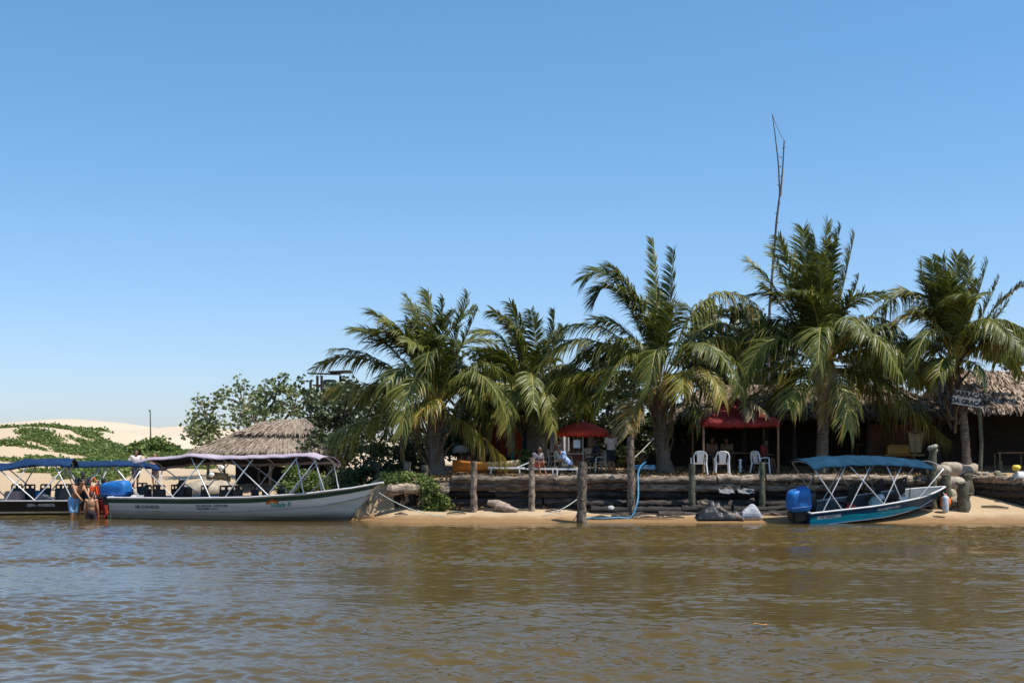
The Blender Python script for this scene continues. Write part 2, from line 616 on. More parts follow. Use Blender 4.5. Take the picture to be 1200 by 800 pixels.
def frond_mesh(B, V, T, r_, yellow=0.0, nleaf=90, Lm=1.1, droop=0.55, twist=0.0, wind=Vector((-0.16, 0.05, 0)), fwb=0.35):
    """a pinnate leaf along the curve B - V - T: rachis plus leaflets on both sides"""
    C = 2 * V - (B + T) / 2
    K = 26
    pts = bez(B, C, T, K)
    tot = sum((pts[i + 1] - pts[i]).length for i in range(K))
    hd = Vector((T.x - B.x, T.y - B.y, 0))
    if hd.length < 0.25 * tot:
        q = r_.uniform(0, 6.28)
        hd = hd + Vector((math.cos(q), math.sin(q), 0)) * 0.3 * tot
    hd.normalize()
    S0 = hd.cross(Vector((0, 0, 1))).normalized()
    mb = MB()
    rad = [0.042 * (1 - 0.86 * i / K) + 0.004 for i in range(K + 1)]
    mb.tube(pts, rad, n=5, mi=1, cap=False, flat=0.7)
    vs, fs, rs = [], [], []
    fw0 = r_.uniform(0.0, 0.3)
    gl, cf, cu, cd, gap = 1, 0, 0, 1, False
    for i in range(nleaf):
        t = 0.13 + 0.87 * (i / (nleaf - 1)) ** 0.95
        p = (1 - t) ** 2 * B + 2 * t * (1 - t) * C + t * t * T
        tau = (2 * (1 - t) * (C - B) + 2 * t * (T - C)).normalized()
        s = (S0 - tau * S0.dot(tau)).normalized()
        u = s.cross(tau)
        if u.z < -0.2 and tau.z > -0.95: u = -u
        tw = twist * t
        s, u = s * math.cos(tw) + u * math.sin(tw), u * math.cos(tw) - s * math.sin(tw)
        prof = (0.45 + 0.55 * min(1, (t - 0.1) / 0.25)) * (1 - max(0, t - 0.6) / 0.4 * 0.5)
        fwd = fwb + (1.25 - fwb) * t * t + fw0
        if i % gl == 0:
            gl = r_.randint(3, 7); cf, cu, cd = r_.uniform(-.22, .22), r_.uniform(-.2, .25), r_.uniform(.6, 1.5)
            gap = r_.random() < .07
        for sd in (-1, 1):
            if r_.random() < 0.05 or (gap and r_.random() < .7): continue
            L = Lm * prof * r_.uniform(0.72, 1.15)
            d = (s * sd + tau * (fwd + cf * sd + r_.uniform(-0.12, 0.12)) + u * (.25 + cu + r_.uniform(-0.12, 0.12))).normalized()
            dr = droop * cd * r_.uniform(0.8, 1.2)
            wd = (tau - d * tau.dot(d))
            wd = (wd.normalized() + u * r_.uniform(-0.5, 0.5)).normalized()
            W = 0.024 * r_.uniform(0.8, 1.25) * (1 - 0.45 * max(0, t - 0.6))
            b0 = len(vs)
            for q, wq_ in ((0, 0.4), (0.33, 1.0), (0.68, 0.75)):
                c_ = p + d * (L * q * (1 - 0.25 * dr * q)) + Vector((0, 0, -1)) * (L * dr * q * q) + wind * (L * q * q)
                vs += [c_ + wd * W * wq_, c_ - wd * W * wq_]
            vs.append(p + d * (L * (1 - 0.25 * dr)) + Vector((0, 0, -1)) * (L * dr) + wind * L)
            fs += [(b0, b0 + 2, b0 + 3, b0 + 1), (b0 + 2, b0 + 4, b0 + 5, b0 + 3), (b0 + 4, b0 + 6, b0 + 5)]
            base = 0.20 + 0.32 * r_.random() + yellow * (0.75 + 0.35 * t)
            rs += [min(1, base), min(1, base), min(1, base + 0.06 + (0.35 if r_.random() < 0.12 else 0))]
    mb.add(vs, fs, 0, rs, False)
    return mb


def palm(label, foot, crown, heroes, nfill, trunk_r, seed, Lf=4.0, bend=0.0, boots=10, fillseed=None, lean=0.0, yellow=0.0):
    r_ = random.Random(seed)
    Y = crown[2]
    Bc = P(crown[0], crown[1], Y)
    F0 = P(foot[0], 540, foot[1])
    F0.z = gz(F0.x, F0.y) - 0.15
    root = empty('coconut_palm', F0, label, 'palm tree', 'coconut palms along the terrace')
    # trunk: ringed, swollen foot
    k = 22
    mid = (F0 + Bc) / 2 + Vector((bend, 0, 0))
    C = 2 * mid - (F0 + Bc) / 2
    pts = bez(F0, C, Bc, k)
    rr = [trunk_r * (1 + 0.45 * max(0, 1 - i / 4)) * (1 - 0.22 * i / k) * (1 + (0.05 if i % 2 else -0.03)) for i in range(k + 1)]
    MB().tube(pts, rr, n=14, jit=0.03).build('trunk', PTRUNK, root)
    # leaf bases wrapped round the top of the trunk
    if boots:
        mb = MB()
        for i in range(boots):
            q = i * 2.4 + r_.uniform(-0.2, 0.2)
            hh = -(Bc.z - F0.z - .5) * (i / boots) * min(1.0, boots / 24)
            ax = Vector((math.cos(q), math.sin(q), 0))
            p0 = Bc + Vector((0, 0, hh - 0.25)) + ax * trunk_r * 0.7
            p1 = p0 + ax * 0.18 + Vector((0, 0, 0.38))
            p2 = p1 + ax * r_.uniform(0.15, 0.4) + Vector((0, 0, r_.uniform(0.15, 0.5)))
            mb.tube([p0, p1, p2], [0.13, 0.10, 0.045], n=6, flat=0.5, jit=0.15)
        mb.build('leaf_base', BOOT, root)
    if boots > 12:
        mb = MB()
        for i in range(7):
            q = i * 0.9
            mb.ball(Bc + Vector((0.32 * math.cos(q), 0.32 * math.sin(q), -0.35 - 0.12 * (i % 3))), (0.11, 0.11, 0.14), 8)
        mb.build('coconut', COCO, root)
    fr = []
    for h in heroes:
        tx, ty, dsg = h[0], h[1], h[2]
        via = h[3] if len(h) > 3 else None
        kw = dict(h[4]) if len(h) > 4 else {}
        l2 = math.hypot(tx - crown[0], ty - crown[1]) / F * Y
        dy = math.sqrt(max(0.0, Lf * Lf - l2 * l2)) * 0.6 * dsg
        T = P(tx, ty, Y + dy)
        if via:
            V = P(via[0], via[1], Y + dy * 0.5)
        else:
            V = (Bc + T) / 2 + Vector((0, 0, 0.10 * (T - Bc).length)) - Vector((T.x - Bc.x, 0, 0)) * 0.06
        fr.append((T, V, kw))
    az = r_.uniform(0, 6.28)
    for i in range(nfill):
        az += 2.399
        e = r_.choice([(0.35, 0.86, 82), (0.62, 0.62, 68), (0.62, 0.62, 68), (0.8, 0.25, 50), (0.8, 0.2, 45), (0.88, 0.05, 40), (0.86, -0.12, 30), (0.92, -0.05, 34), (0.84, -0.26, 22)])
        L = Lf * r_.uniform(0.85, 1.08)
        a = Vector((math.cos(az), math.sin(az), 0))
        T = Bc + (a * e[0] + Vector((0, 0, e[1]))) * L * 0.93 + Vector((lean * L, 0, 0))
        V = Bc + (a * math.cos(R(e[2])) + Vector((0, 0, math.sin(R(e[2]))))) * L * 0.52 + Vector((lean * L * 0.3, 0, 0))
        fr.append((T, V, dict(y=0.12 if e[2] < 30 else 0.0)))
    for q in range(2 if trunk_r > .2 else 0):              # dead fronds hanging down against the trunk
        az_ = r_.uniform(0, 6.28); a = Vector((math.cos(az_), math.sin(az_), 0))
        L = Lf * r_.uniform(.45, .6)
        fr.append((Bc + a * L * .45 + Vector((0, 0, -L * .85)), Bc + a * L * .42 + Vector((0, 0, -.05 * L)), dict(y=r_.uniform(.5, .66), d=.7, L=.55)))
    for T, V, kw in fr:
        up = (T - Bc).normalized().z
        a = (T - Bc); a.z = 0
        B = Bc + (a.normalized() if a.length > 0.01 else Vector((1, 0, 0))) * 0.12 + Vector((0, 0, 0.25 * up))
        if kw.get('b'): B = P(kw['b'][0], kw['b'][1], Y)
        tot = (V - B).length + (T - V).length
        o = frond_mesh(B, V, T, r_, kw.get('y', 0.0) + yellow + r_.uniform(-0.03, 0.12), nleaf=int(52 + 15 * tot),
                       Lm=kw.get('L', (0.285 if up > 0.55 else 0.24) * Lf), droop=kw.get('d', 0.36 if up > 0.6 else 0.62), twist=kw.get('t', r_.uniform(-0.7, 0.7)), fwb=0.75 if up > 0.55 else 0.40)
        o.build('frond', [FROND, RACHIS], root)
    return root


palm('leftmost coconut palm, squat, with a fat shaggy trunk beside the vines',
     (514, 50.3), (510, 476, 50.3),
     [(502, 343, 0.3), (477, 348, -0.4), (549, 346, 0.4, (530, 410)), (559, 364, -0.3, (535, 420)), (435, 366, 0.6, (470, 400)), (416, 386, -0.5, (455, 405)),
      (393, 408, 0.5, (450, 425)), (370, 430, 0.2, (432, 422)), (384, 456, -0.4, (448, 452), dict(y=0.28, d=0.9)), (388, 514, -0.3, (432, 490), dict(y=0.28, d=1.1)),
      (484, 492, -1.0, (506, 470), dict(y=0.3)), (592, 538, -0.5, (548, 498), dict(y=0.34, d=0.9)), (560, 470, -0.8, (545, 455), dict(y=0.15)),
      (450, 530, 0.8, (468, 485)), (480, 356, 0.8), (520, 352, -0.8), (448, 372, -0.9, (478, 405)), (545, 440, 0.9, (530, 430)), (420, 470, 0.8, (465, 450))],
     22, 0.36, 21, Lf=4.5, bend=-0.08, boots=26)
palm('slimmer leaning palm with windswept crown, second from the left, behind the timber bench',
     (622, 53.5), (618, 476, 53.5),
     [(577, 364, 0.3, (604, 400)), (598, 356, -0.3, (614, 405)), (622, 364, 0.3, (628, 415)), (556, 391, -0.4, (592, 402)), (552, 410, 0.5, (588, 420)),
      (544, 466, -0.4, (590, 432), dict(y=0.26, d=0.9)), (546, 497, -0.6, (585, 478), dict(y=0.12, d=1.0)), (650, 366, -0.4, (642, 410)), (660, 384, 0.5, (645, 420)),
      (668, 440, 0.6, (650, 430)), (640, 500, -0.8, (632, 470), dict(y=0.2)), (590, 372, -0.8, (610, 405)), (566, 420, -0.8, (596, 425)), (675, 480, 0.5, (650, 450))],
     18, 0.24, 22, Lf=4.1, bend=0.1, boots=14)
palm('palm with upright spear fronds and yellow lower leaves, between red parasol and white chairs',
     (781, 51.2), (774, 448, 51.2),
     [(764, 281, 0.15, (770, 365), dict(L=0.72, d=0.1, t=0.25)), (789, 293, 0.25, (784, 370), dict(d=0.15, L=0.9, t=-0.2)), (685, 326, -0.3, (728, 335), dict(d=0.4)), (697, 352, 0.5, (727, 345)),
      (712, 312, 0.6, (742, 350)), (724, 322, -0.7, (752, 365)), (632, 430, -0.3, (690, 398), dict(y=0.26, d=0.8)), (626, 465, -0.5, (682, 436), dict(y=0.26, d=0.8)), (650, 390, 0.5, (708, 385), dict(y=0.12)),
      (651, 474, -0.7, (704, 436), dict(y=0.2)), (646, 492, -0.8, (702, 462), dict(y=0.16)), (886, 356, 0.5, (826, 352), dict(y=0.30, d=0.9)), (737, 508, -1.0, (748, 470), dict(y=0.60, d=0.5)),
      (846, 468, -0.7, (822, 433), dict(y=0.40, d=0.6)), (874, 420, 0.3, (838, 395), dict(y=0.28, d=1.0)), (800, 460, -1.0, (795, 438), dict(y=0.36)), (815, 495, -0.5, (805, 455)),
      (676, 420, 0.8, (720, 405)), (862, 385, 0.9, (824, 385)), (722, 400, -0.9, (748, 405)), (700, 375, 0.9, (736, 390)), (846, 480, 0.6, (815, 440), dict(y=0.2))],
     12, 0.30, 23, Lf=4.6, bend=-0.12, boots=22, lean=-0.08)
palm('tallest coconut palm with ringed bare trunk, rising behind the blue boat canopy',
     (962, 51.5), (964, 428, 51.5),
     [(969, 263, 0.2, None, dict(d=0.2)), (941, 269, -0.3, (948, 345), dict(d=0.2)), (1001, 278, 0.3, (985, 350), dict(d=0.25)), (912, 278, 0.3, (934, 345), dict(y=0.1)), (903, 291, -0.3, (928, 350), dict(y=0.1)),
      (878, 306, 0.3, (916, 350), dict(y=0.15)), (1006, 326, -0.5, (990, 370)), (1072, 343, 0.2, (1030, 362), dict(y=0.26, d=0.8)), (1076, 415, -0.4, (1036, 404), dict(y=0.3, d=0.9)),
      (1090, 446, -0.4, (1040, 432), dict(y=0.2, d=0.8)), (1110, 514, -0.4, (1040, 462), dict(y=0.28, d=0.9)), (864, 456, -0.5, (904, 430), dict(y=0.34, d=0.7)), (994, 502, -0.9, (988, 450), dict(y=0.3)),
      (926, 478, -0.8, (942, 446), dict(y=0.2)), (985, 268, 0.7), (953, 275, 0.8), (960, 300, -0.9), (895, 335, 0.7, (925, 370)), (1020, 390, 0.9, (1000, 395)), (890, 395, 0.7, (925, 400)), (905, 480, 0.6, (930, 440)), (1040, 500, 0.5, (1015, 450)),
      (975, 285, -0.6), (930, 300, 0.9), (1060, 470, -0.3, (1020, 440), dict(y=.2)), (880, 470, -0.3, (915, 440), dict(y=.15)), (1085, 480, 0.3, (1030, 446), dict(y=.12)), (860, 420, 0.4, (908, 408)), (1050, 380, -.4, (1010, 390))],
     20, 0.25, 24, Lf=4.9, bend=0.05, boots=14)
palm('slender curved palm at the right carrying the white wooden sign, beside the sandy gap',
     (1133, 51.4), (1118, 424, 51.4),
     [(1078, 309, 0.3, (1092, 365), dict(d=0.15)), (1092, 305, -0.3, (1103, 365), dict(d=0.15)), (1104, 303, 0.4, (1110, 365), dict(d=0.15)), (1122, 300, 0.2, None, dict(d=0.15)), (1157, 309, 0.3, (1140, 365), dict(d=0.2)), (1136, 305, -0.5, (1130, 365), dict(d=0.15)),
      (1170, 326, -0.4, (1148, 375)), (1199, 333, 0.2, (1160, 368)), (1180, 356, 0.5, (1155, 385)), (1038, 349, -0.2, (1078, 350), dict(y=0.32)), (1048, 376, -0.5, (1086, 372), dict(y=0.3)), (1228, 386, 0.2, (1172, 396), dict(y=0.18, d=0.9)),
      (1100, 440, -1.0, (1106, 420)), (1150, 446, -0.8, (1140, 425)), (1070, 400, 0.7, (1092, 400)), (1165, 410, 0.8, (1148, 405)), (1085, 450, 0.6, (1098, 425)), (1112, 330, 0.9), (1145, 330, -0.9)],
     20, 0.18, 25, Lf=4.0, bend=0.12, boots=16)

# ------------------------------------------------------------------ broadleaf trees and bushes
LEAF_P = ramp_leaf('sea_grape_leaf', [(0, (0.07, 0.11, 0.03)), (0.5, (0.17, 0.22, 0.08)), (0.85, (0.30, 0.31, 0.16)), (1, (0.40, 0.30, 0.18))], 0.45, 0.25)
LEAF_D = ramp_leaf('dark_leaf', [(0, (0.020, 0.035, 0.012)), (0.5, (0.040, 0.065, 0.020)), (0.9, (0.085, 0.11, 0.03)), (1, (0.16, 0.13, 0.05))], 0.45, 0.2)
LEAF_M = ramp_leaf('dull_green_leaf', [(0, (0.03, 0.05, 0.018)), (0.5, (0.08, 0.105, 0.036)), (0.9, (0.17, 0.19, 0.08)), (1, (0.28, 0.22, 0.12))], 0.42, 0.22)
LEAF_G = ramp_leaf('creeper_leaf', [(0, (0.07, 0.12, 0.022)), (0.5, (0.14, 0.20, 0.04)), (1, (0.27, 0.29, 0.08))], 0.5, 0.3)
BARK = M('bark', (0.20, 0.15, 0.11), 0.9, col2=(0.09, 0.065, 0.05), scale=5, stretch=(1, 1, 4), bump=0.02)


def leaves(mb, centres, per, spread, size, r_, mi=0, flat=0.7, bias=0.0):
    """leaf-sized bent faces round each centre"""
    K = len(centres)
    c0 = np.repeat(np.array([list(c) for c in centres]), per, 0)
    N = K * per
    o = r_.normal(0, 1, (N, 3)); o /= np.linalg.norm(o, axis=1)[:, None] + 1e-9
    o *= (r_.random((N, 1)) ** 0.5) * spread
    o[:, 2] *= flat
    p = c0 + o
    d = r_.normal(0, 1, (N, 3)); d[:, 2] = d[:, 2] * 0.5 - 0.15
    d /= np.linalg.norm(d, axis=1)[:, None]
    q = r_.normal(0, 1, (N, 3)); q[:, 2] *= 0.6
    s = np.cross(d, q); s /= np.linalg.norm(s, axis=1)[:, None] + 1e-9
    nn = np.cross(d, s)
    sz = size * r_.uniform(0.6, 1.25, (N, 1))
    a, e = p, p + d * sz - nn * sz * 0.12
    m1, m2 = p + d * sz * 0.5 + s * sz * 0.38 + nn * sz * 0.1, p + d * sz * 0.5 - s * sz * 0.38 + nn * sz * 0.1
    V = np.stack([a, m1, e, m2], 1).reshape(-1, 3)
    base = np.repeat(r_.random(K) * 0.45, per)
    rs = np.clip(base + r_.random(N) * 0.55 + bias, 0, 1)
    fs = [(4 * i, 4 * i + 1, 4 * i + 2, 4 * i + 3) for i in range(N)]
    mb.add(V, fs, mi, rs.tolist(), False)


def broadleaf(name, label, foot, blobs, leafm, size, per, nclump, seed, cat='tree', group='trees and bushes behind the terrace', trunk=0.12, clump=0.45):
    """foot = (px, Y); blobs = [(px, py, Y, rx, rz)] lobes of the crown in photo pixels at distance Y"""
    r_ = np.random.default_rng(seed)
    rr = random.Random(seed)
    F0 = P(foot[0], 540, foot[1]); F0.z = gz(F0.x, F0.y) - 0.1
    root = empty(name, F0, label, cat, group)
    cs, limbs = [], MB()
    for (px, py, Y, rx, rz) in blobs:
        c = P(px, py, Y)
        RX, RZ = rx / F * Y, rz / F * Y
        limb_end = c + Vector((0, 0, -0.3 * RZ))
        mid = F0.lerp(limb_end, 0.5) + Vector((rr.uniform(-.3, .3), rr.uniform(-.3, .3), 0.3))
        limbs.tube(bez(F0, 2 * mid - (F0 + limb_end) / 2, limb_end, 8), [trunk * (1 - 0.07 * i) for i in range(9)], n=7, jit=0.08)
        for i in range(nclump):
            o = r_.normal(0, 1, 3); o /= np.linalg.norm(o)
            o *= r_.uniform(0.45, 1.05)
            q = c + Vector((o[0] * RX, o[1] * RX * 0.9, o[2] * RZ))
            if q.z < gz(q.x, q.y) + 0.1: q.z = gz(q.x, q.y) + rr.uniform(0.1, 0.5)
            cs.append(q)
            if i % 2 == 0:
                limbs.tube([limb_end, limb_end.lerp(q, 0.5) + Vector((0, 0, 0.1)), q], [trunk * 0.4, trunk * 0.25, 0.012], n=5, cap=False)
    limbs.build('trunk', BARK, root)
    mb = MB()
    leaves(mb, cs, per, clump, size, r_)
    mb.build('crown', leafm, root)
    return root


broadleaf('sea_grape_tree', 'pale open-crowned sea grape tree rising behind the left thatched hut', (300, 66),
          [(245, 488, 65, 26, 30), (285, 468, 66, 30, 26), (322, 462, 65, 20, 22), (345, 470, 66, 26, 30), (300, 490, 64, 45, 20), (232, 505, 64, 18, 18)], LEAF_P, 0.25, 17, 22, 31, clump=0.46)
broadleaf('leafy_bush', 'large dull green bush between the left thatched hut and the leftmost palm', (392, 60),
          [(375, 490, 60, 28, 26), (405, 485, 59, 25, 24), (420, 515, 57, 30, 26), (388, 520, 57, 30, 26), (440, 480, 58, 25, 25), (384, 462, 63, 20, 12), (402, 458, 63, 16, 12)], LEAF_M, 0.22, 36, 26, 32, cat='bush')
broadleaf('leafy_bush', 'low bright green bush at the waterside beside the white boat awning', (362, 54.5),
          [(352, 560, 54.5, 17, 15), (372, 568, 54, 18, 12), (340, 575, 54, 12, 8)], LEAF_G, 0.16, 45, 22, 33, cat='bush', clump=0.35, trunk=0.05)
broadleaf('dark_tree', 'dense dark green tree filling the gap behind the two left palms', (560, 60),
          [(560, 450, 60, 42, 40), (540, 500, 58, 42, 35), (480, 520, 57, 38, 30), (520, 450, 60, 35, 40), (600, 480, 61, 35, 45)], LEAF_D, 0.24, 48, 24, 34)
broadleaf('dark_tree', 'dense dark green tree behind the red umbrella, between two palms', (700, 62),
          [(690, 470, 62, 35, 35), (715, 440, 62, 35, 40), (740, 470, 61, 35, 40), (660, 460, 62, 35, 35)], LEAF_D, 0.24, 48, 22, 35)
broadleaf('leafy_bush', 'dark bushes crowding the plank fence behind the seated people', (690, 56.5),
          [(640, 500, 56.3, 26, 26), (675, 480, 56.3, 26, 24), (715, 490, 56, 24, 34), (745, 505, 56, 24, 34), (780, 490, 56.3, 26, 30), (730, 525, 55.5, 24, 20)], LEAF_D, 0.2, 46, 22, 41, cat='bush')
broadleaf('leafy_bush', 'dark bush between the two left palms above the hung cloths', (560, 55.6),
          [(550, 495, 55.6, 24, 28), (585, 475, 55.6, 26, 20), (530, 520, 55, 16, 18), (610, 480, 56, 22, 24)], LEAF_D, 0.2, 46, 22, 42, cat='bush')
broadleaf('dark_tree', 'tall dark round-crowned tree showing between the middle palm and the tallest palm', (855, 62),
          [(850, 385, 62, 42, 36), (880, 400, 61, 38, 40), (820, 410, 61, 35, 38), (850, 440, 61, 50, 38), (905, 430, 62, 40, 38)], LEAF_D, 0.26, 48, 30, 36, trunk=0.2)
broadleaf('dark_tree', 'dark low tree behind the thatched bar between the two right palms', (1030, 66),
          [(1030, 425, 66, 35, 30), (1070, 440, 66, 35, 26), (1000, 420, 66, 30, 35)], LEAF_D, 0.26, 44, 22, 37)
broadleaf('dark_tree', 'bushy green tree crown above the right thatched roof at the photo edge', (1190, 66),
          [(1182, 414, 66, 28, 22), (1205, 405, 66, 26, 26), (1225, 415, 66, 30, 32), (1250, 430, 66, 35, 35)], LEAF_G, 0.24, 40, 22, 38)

# creepers on the near dune (ground cover)
r_ = np.random.default_rng(50)
xs, ys = r_.uniform(-52, -18, 80000), r_.uniform(60, 108, 80000)
dens = vn(xs / 3.5, ys / 3.5) * 0.6 + vn2(xs / 1.2, ys / 1.2) * 0.4
pxs = 600 + xs / ys * F
thr = np.interp(pxs, [-100, 20, 60, 90, 110, 150, 165, 180, 230], [0.67, 0.66, 0.59, 0.54, 0.46, 0.44, 0.57, 0.46, 0.50]) - 0.06 * sst(88, 99, ys) + 0.3 * sst(101, 104, ys) + (1 - sst(72, 76, ys)) * np.interp(pxs, [0, 40, 90, 140, 160, 185], [.25, .08, .02, .06, .3, .5]) + .4 * (1 - sst(60, 64, ys))
ok = dens > thr
xs, ys = xs[ok][:20000], ys[ok][:20000]
cs = np.stack([xs, ys, ground_z(xs, ys) + 0.08], 1)
mb = MB()
leaves(mb, cs, 4, 0.42, 0.24, r_, flat=0.45)
tag(mb.build('creeper_vegetation', LEAF_G), 'bright green creeper growing over the pale dune', 'ground cover', kind='stuff')
broadleaf('leafy_bush', 'round bright green bush on the dune by the bare pole', (176, 92),
          [(166, 527, 92, 13, 6), (182, 524, 92, 15, 7), (198, 530, 92, 14, 6)], LEAF_G, 0.3, 60, 16, 39, cat='bush', clump=0.6, trunk=0.06)
# ------------------------------------------------------------------ materials for built things
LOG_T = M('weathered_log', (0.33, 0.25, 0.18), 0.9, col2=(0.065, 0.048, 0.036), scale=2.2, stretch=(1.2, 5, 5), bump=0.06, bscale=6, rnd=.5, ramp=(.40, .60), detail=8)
LOG_D = M('dark_log', (0.075, 0.056, 0.044), 0.85, col2=(0.014, 0.011, 0.009), scale=2.5, stretch=(1, 5, 5), bump=0.06, bscale=6, rnd=.6, ramp=(.42, .60), detail=8)  # darker log tone, mostly for the lower rows
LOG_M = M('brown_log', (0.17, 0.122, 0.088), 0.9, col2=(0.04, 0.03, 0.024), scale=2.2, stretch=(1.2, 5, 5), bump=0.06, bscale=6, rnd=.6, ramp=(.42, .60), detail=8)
POSTM = M('post_wood', (0.30, 0.225, 0.16), 0.9, col2=(0.06, 0.045, 0.035), scale=7, stretch=(1, 1, 0.7), bump=0.04, rnd=.4, ramp=(.40, .60), detail=7)
POSTG = M('mossy_post_wood', (0.15, 0.14, 0.085), 0.9, col2=(0.05, 0.05, 0.033), scale=5, bump=0.03)
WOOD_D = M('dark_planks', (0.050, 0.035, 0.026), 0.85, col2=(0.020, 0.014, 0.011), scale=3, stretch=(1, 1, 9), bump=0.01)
WOOD_M = M('brown_wood', (0.21, 0.12, 0.065), 0.75, 0.4, 4, stretch=(1, 6, 6))
THATCH_G = ramp_leaf('grey_straw', [(0, (0.09, 0.068, 0.052)), (0.4, (0.27, 0.205, 0.155)), (1, (0.47, 0.37, 0.285))], 0.9, 0.0, 0.1)
THATCH_S = ramp_leaf('shaded_palm_thatch', [(0, (0.04, 0.03, 0.022)), (0.4, (0.15, 0.105, 0.07)), (1, (0.40, 0.30, 0.21))], 0.9, 0.05, 0.2)  # darker thatch copy for the bar roof, palm shade put into its colour
THATCH_B = ramp_leaf('dry_palm_thatch', [(0, (0.05, 0.035, 0.025)), (0.35, (0.22, 0.15, 0.10)), (0.75, (0.52, 0.39, 0.29)), (1, (0.70, 0.57, 0.46))], 0.85, 0.08, 0.2)
WHITE_PL = M('white_plastic', (0.74, 0.75, 0.76), 0.4, 0.06, 5)
CREAM_PL = M('cream_plastic', (0.62, 0.53, 0.40), 0.45, 0.12, 5)
ROPE = M('rope_fibre', (0.34, 0.31, 0.25), 0.9, 0.3, 30)
BLUE_HOSE = M('blue_hose', (0.035, 0.18, 0.32), 0.45, 0.2, 6)
RED_CL = M('red_canvas', (0.85, 0.10, 0.05), 0.75, 0.15, 3, bump=0.01, trans=0.38)
RED_DK = M('faded_red_canvas', (0.30, 0.026, 0.020), 0.8, 0.35, 4, bump=0.01, trans=0.15)


def gpoint(px, Y, dz=0.0):
    p = P(px, 540, Y)
    p.z = gz(p.x, p.y) + dz
    return p


# ------------------------------------------------------------------ log retaining walls
def log(mb_args, a, b, r, mat, root, name='log'):
    a, b = Vector(a), Vector(b)
    k = 18
    w1_, w2_, p1_ = random.uniform(.01, .05), random.uniform(.0, .03), random.uniform(0, 6)
    tp = random.uniform(-.18, .18)
    pts = [a.lerp(b, i / k) + Vector((0, w1_ * math.sin(i * .33 + p1_), w2_ * math.sin(i * .41 + p1_ * 2) + random.uniform(-.012, .012))) for i in range(k + 1)]
    mb = MB()
    mb.tube(pts, [r * (1 + tp * (i / k - .5)) * random.uniform(0.88, 1.10) for i in range(k + 1)], n=13, jit=0.11, rnd=random.random())
    return mb.build(name, mat, root)


w0 = Vector((-2.4, 47.6, 0.3))
lw = empty('log_wall', w0, 'long retaining wall of stacked weathered logs holding up the shady terrace', 'log wall')
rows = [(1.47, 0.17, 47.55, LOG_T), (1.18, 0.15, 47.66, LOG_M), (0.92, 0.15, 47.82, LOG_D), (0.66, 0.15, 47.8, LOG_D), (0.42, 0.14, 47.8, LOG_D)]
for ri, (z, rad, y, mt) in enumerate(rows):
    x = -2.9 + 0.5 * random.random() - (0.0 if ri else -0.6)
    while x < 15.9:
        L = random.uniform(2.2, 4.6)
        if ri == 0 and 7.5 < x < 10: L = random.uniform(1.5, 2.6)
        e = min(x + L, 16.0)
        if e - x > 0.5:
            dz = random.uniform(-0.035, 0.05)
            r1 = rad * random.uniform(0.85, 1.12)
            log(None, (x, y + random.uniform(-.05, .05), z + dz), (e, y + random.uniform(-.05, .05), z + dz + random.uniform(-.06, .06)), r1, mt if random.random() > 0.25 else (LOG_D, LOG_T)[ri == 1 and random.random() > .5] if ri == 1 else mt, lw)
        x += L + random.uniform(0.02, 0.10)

for (z, rad, y, xa_, xb_) in [(.60, .14, 47.35, 2.4, 11.2), (.40, .14, 46.95, 2.9, 10.9), (.22, .13, 46.6, 3.3, 10.6), (.08, .12, 46.3, 3.6, 10.3)]:
    x = xa_
    while x < xb_:
        L = random.uniform(1.6, 3.6); e = min(x + L, xb_)
        if e - x > .5:
            log(None, (x, y + random.uniform(-.1, .1), z + random.uniform(-.04, .04)), (e, y + random.uniform(-.1, .1), z + random.uniform(-.05, .05)), rad * random.uniform(.8, 1.15), LOG_D, lw)
        x += L + random.uniform(.0, .3)

w1 = Vector((17.4, 53.4, 0.6))
lw2 = empty('log_wall', w1, 'short dark log wall running down beside the sandy gap at right', 'log wall')
for ri in range(5):
    d = Vector((2.3, -6.3, 0)).normalized()
    base = Vector((17.22, 53.55, 0))
    s = 0.0
    while s < 8.2:
        L = random.uniform(2.0, 3.4)
        a, b_ = base + d * s, base + d * min(s + L, 8.2)
        for q in (a, b_): q.z = 1.5 - 0.27 * ri - 0.02 * s
        a.x -= 0.0 + 0.03 * random.random(); b_.x -= 0.03 * random.random()
        log(None, a, b_, 0.15 * random.uniform(.9, 1.1), LOG_D if ri else LOG_T, lw2)
        s += L + 0.05

fl = empty('fallen_log', P(462, 575, 47.3), 'thick lone log lying level on the bank by the white boat bow', 'log')
log(None, P(452, 573, 47.2), P(494, 573, 47.6), 0.2, LOG_T, fl, 'log_trunk')
fl = empty('fallen_log', P(510, 575, 47.3), 'shorter thick log beside the vines at the left end of the wall', 'log')
log(None, P(503, 574, 47.5), P(526, 576, 47.5), 0.2, LOG_T, fl, 'log_trunk')


# ------------------------------------------------------------------ posts standing along the bank
def post(px, ytop, Y, rpx, label, mat=POSTM, lean=0.0, depth=0.4, name='mooring_post', grp='wooden posts along the bank', cut=True):
    top = P(px + lean, ytop, Y)
    ft = P(px, 600, Y); ft.z = gz(ft.x, ft.y) - depth
    r = rpx / F * Y
    k = 12
    pts = [ft.lerp(top, i / k) + Vector((random.uniform(-.12, .12) * r, random.uniform(-.12, .12) * r, 0)) for i in range(k + 1)]
    pts[-1] = top
    mb = MB()
    mb.tube(pts, [r * (1.08 - 0.16 * i / k) * random.uniform(0.93, 1.08) for i in range(k + 1)], n=12, jit=0.09, rnd=random.random())
    for i in range(3):                                      # branch stubs
        q = random.uniform(0, 6.28); p = ft.lerp(top, random.uniform(0.35, 0.95))
        d = Vector((math.cos(q), math.sin(q), 0.5))
        mb.tube([p, p + d * r * 1.25], [r * 0.3, r * 0.2], n=6)
    ft.z += depth
    o = mb.build(name, mat, None, loc=ft)
    return tag(o, label, 'post', grp)


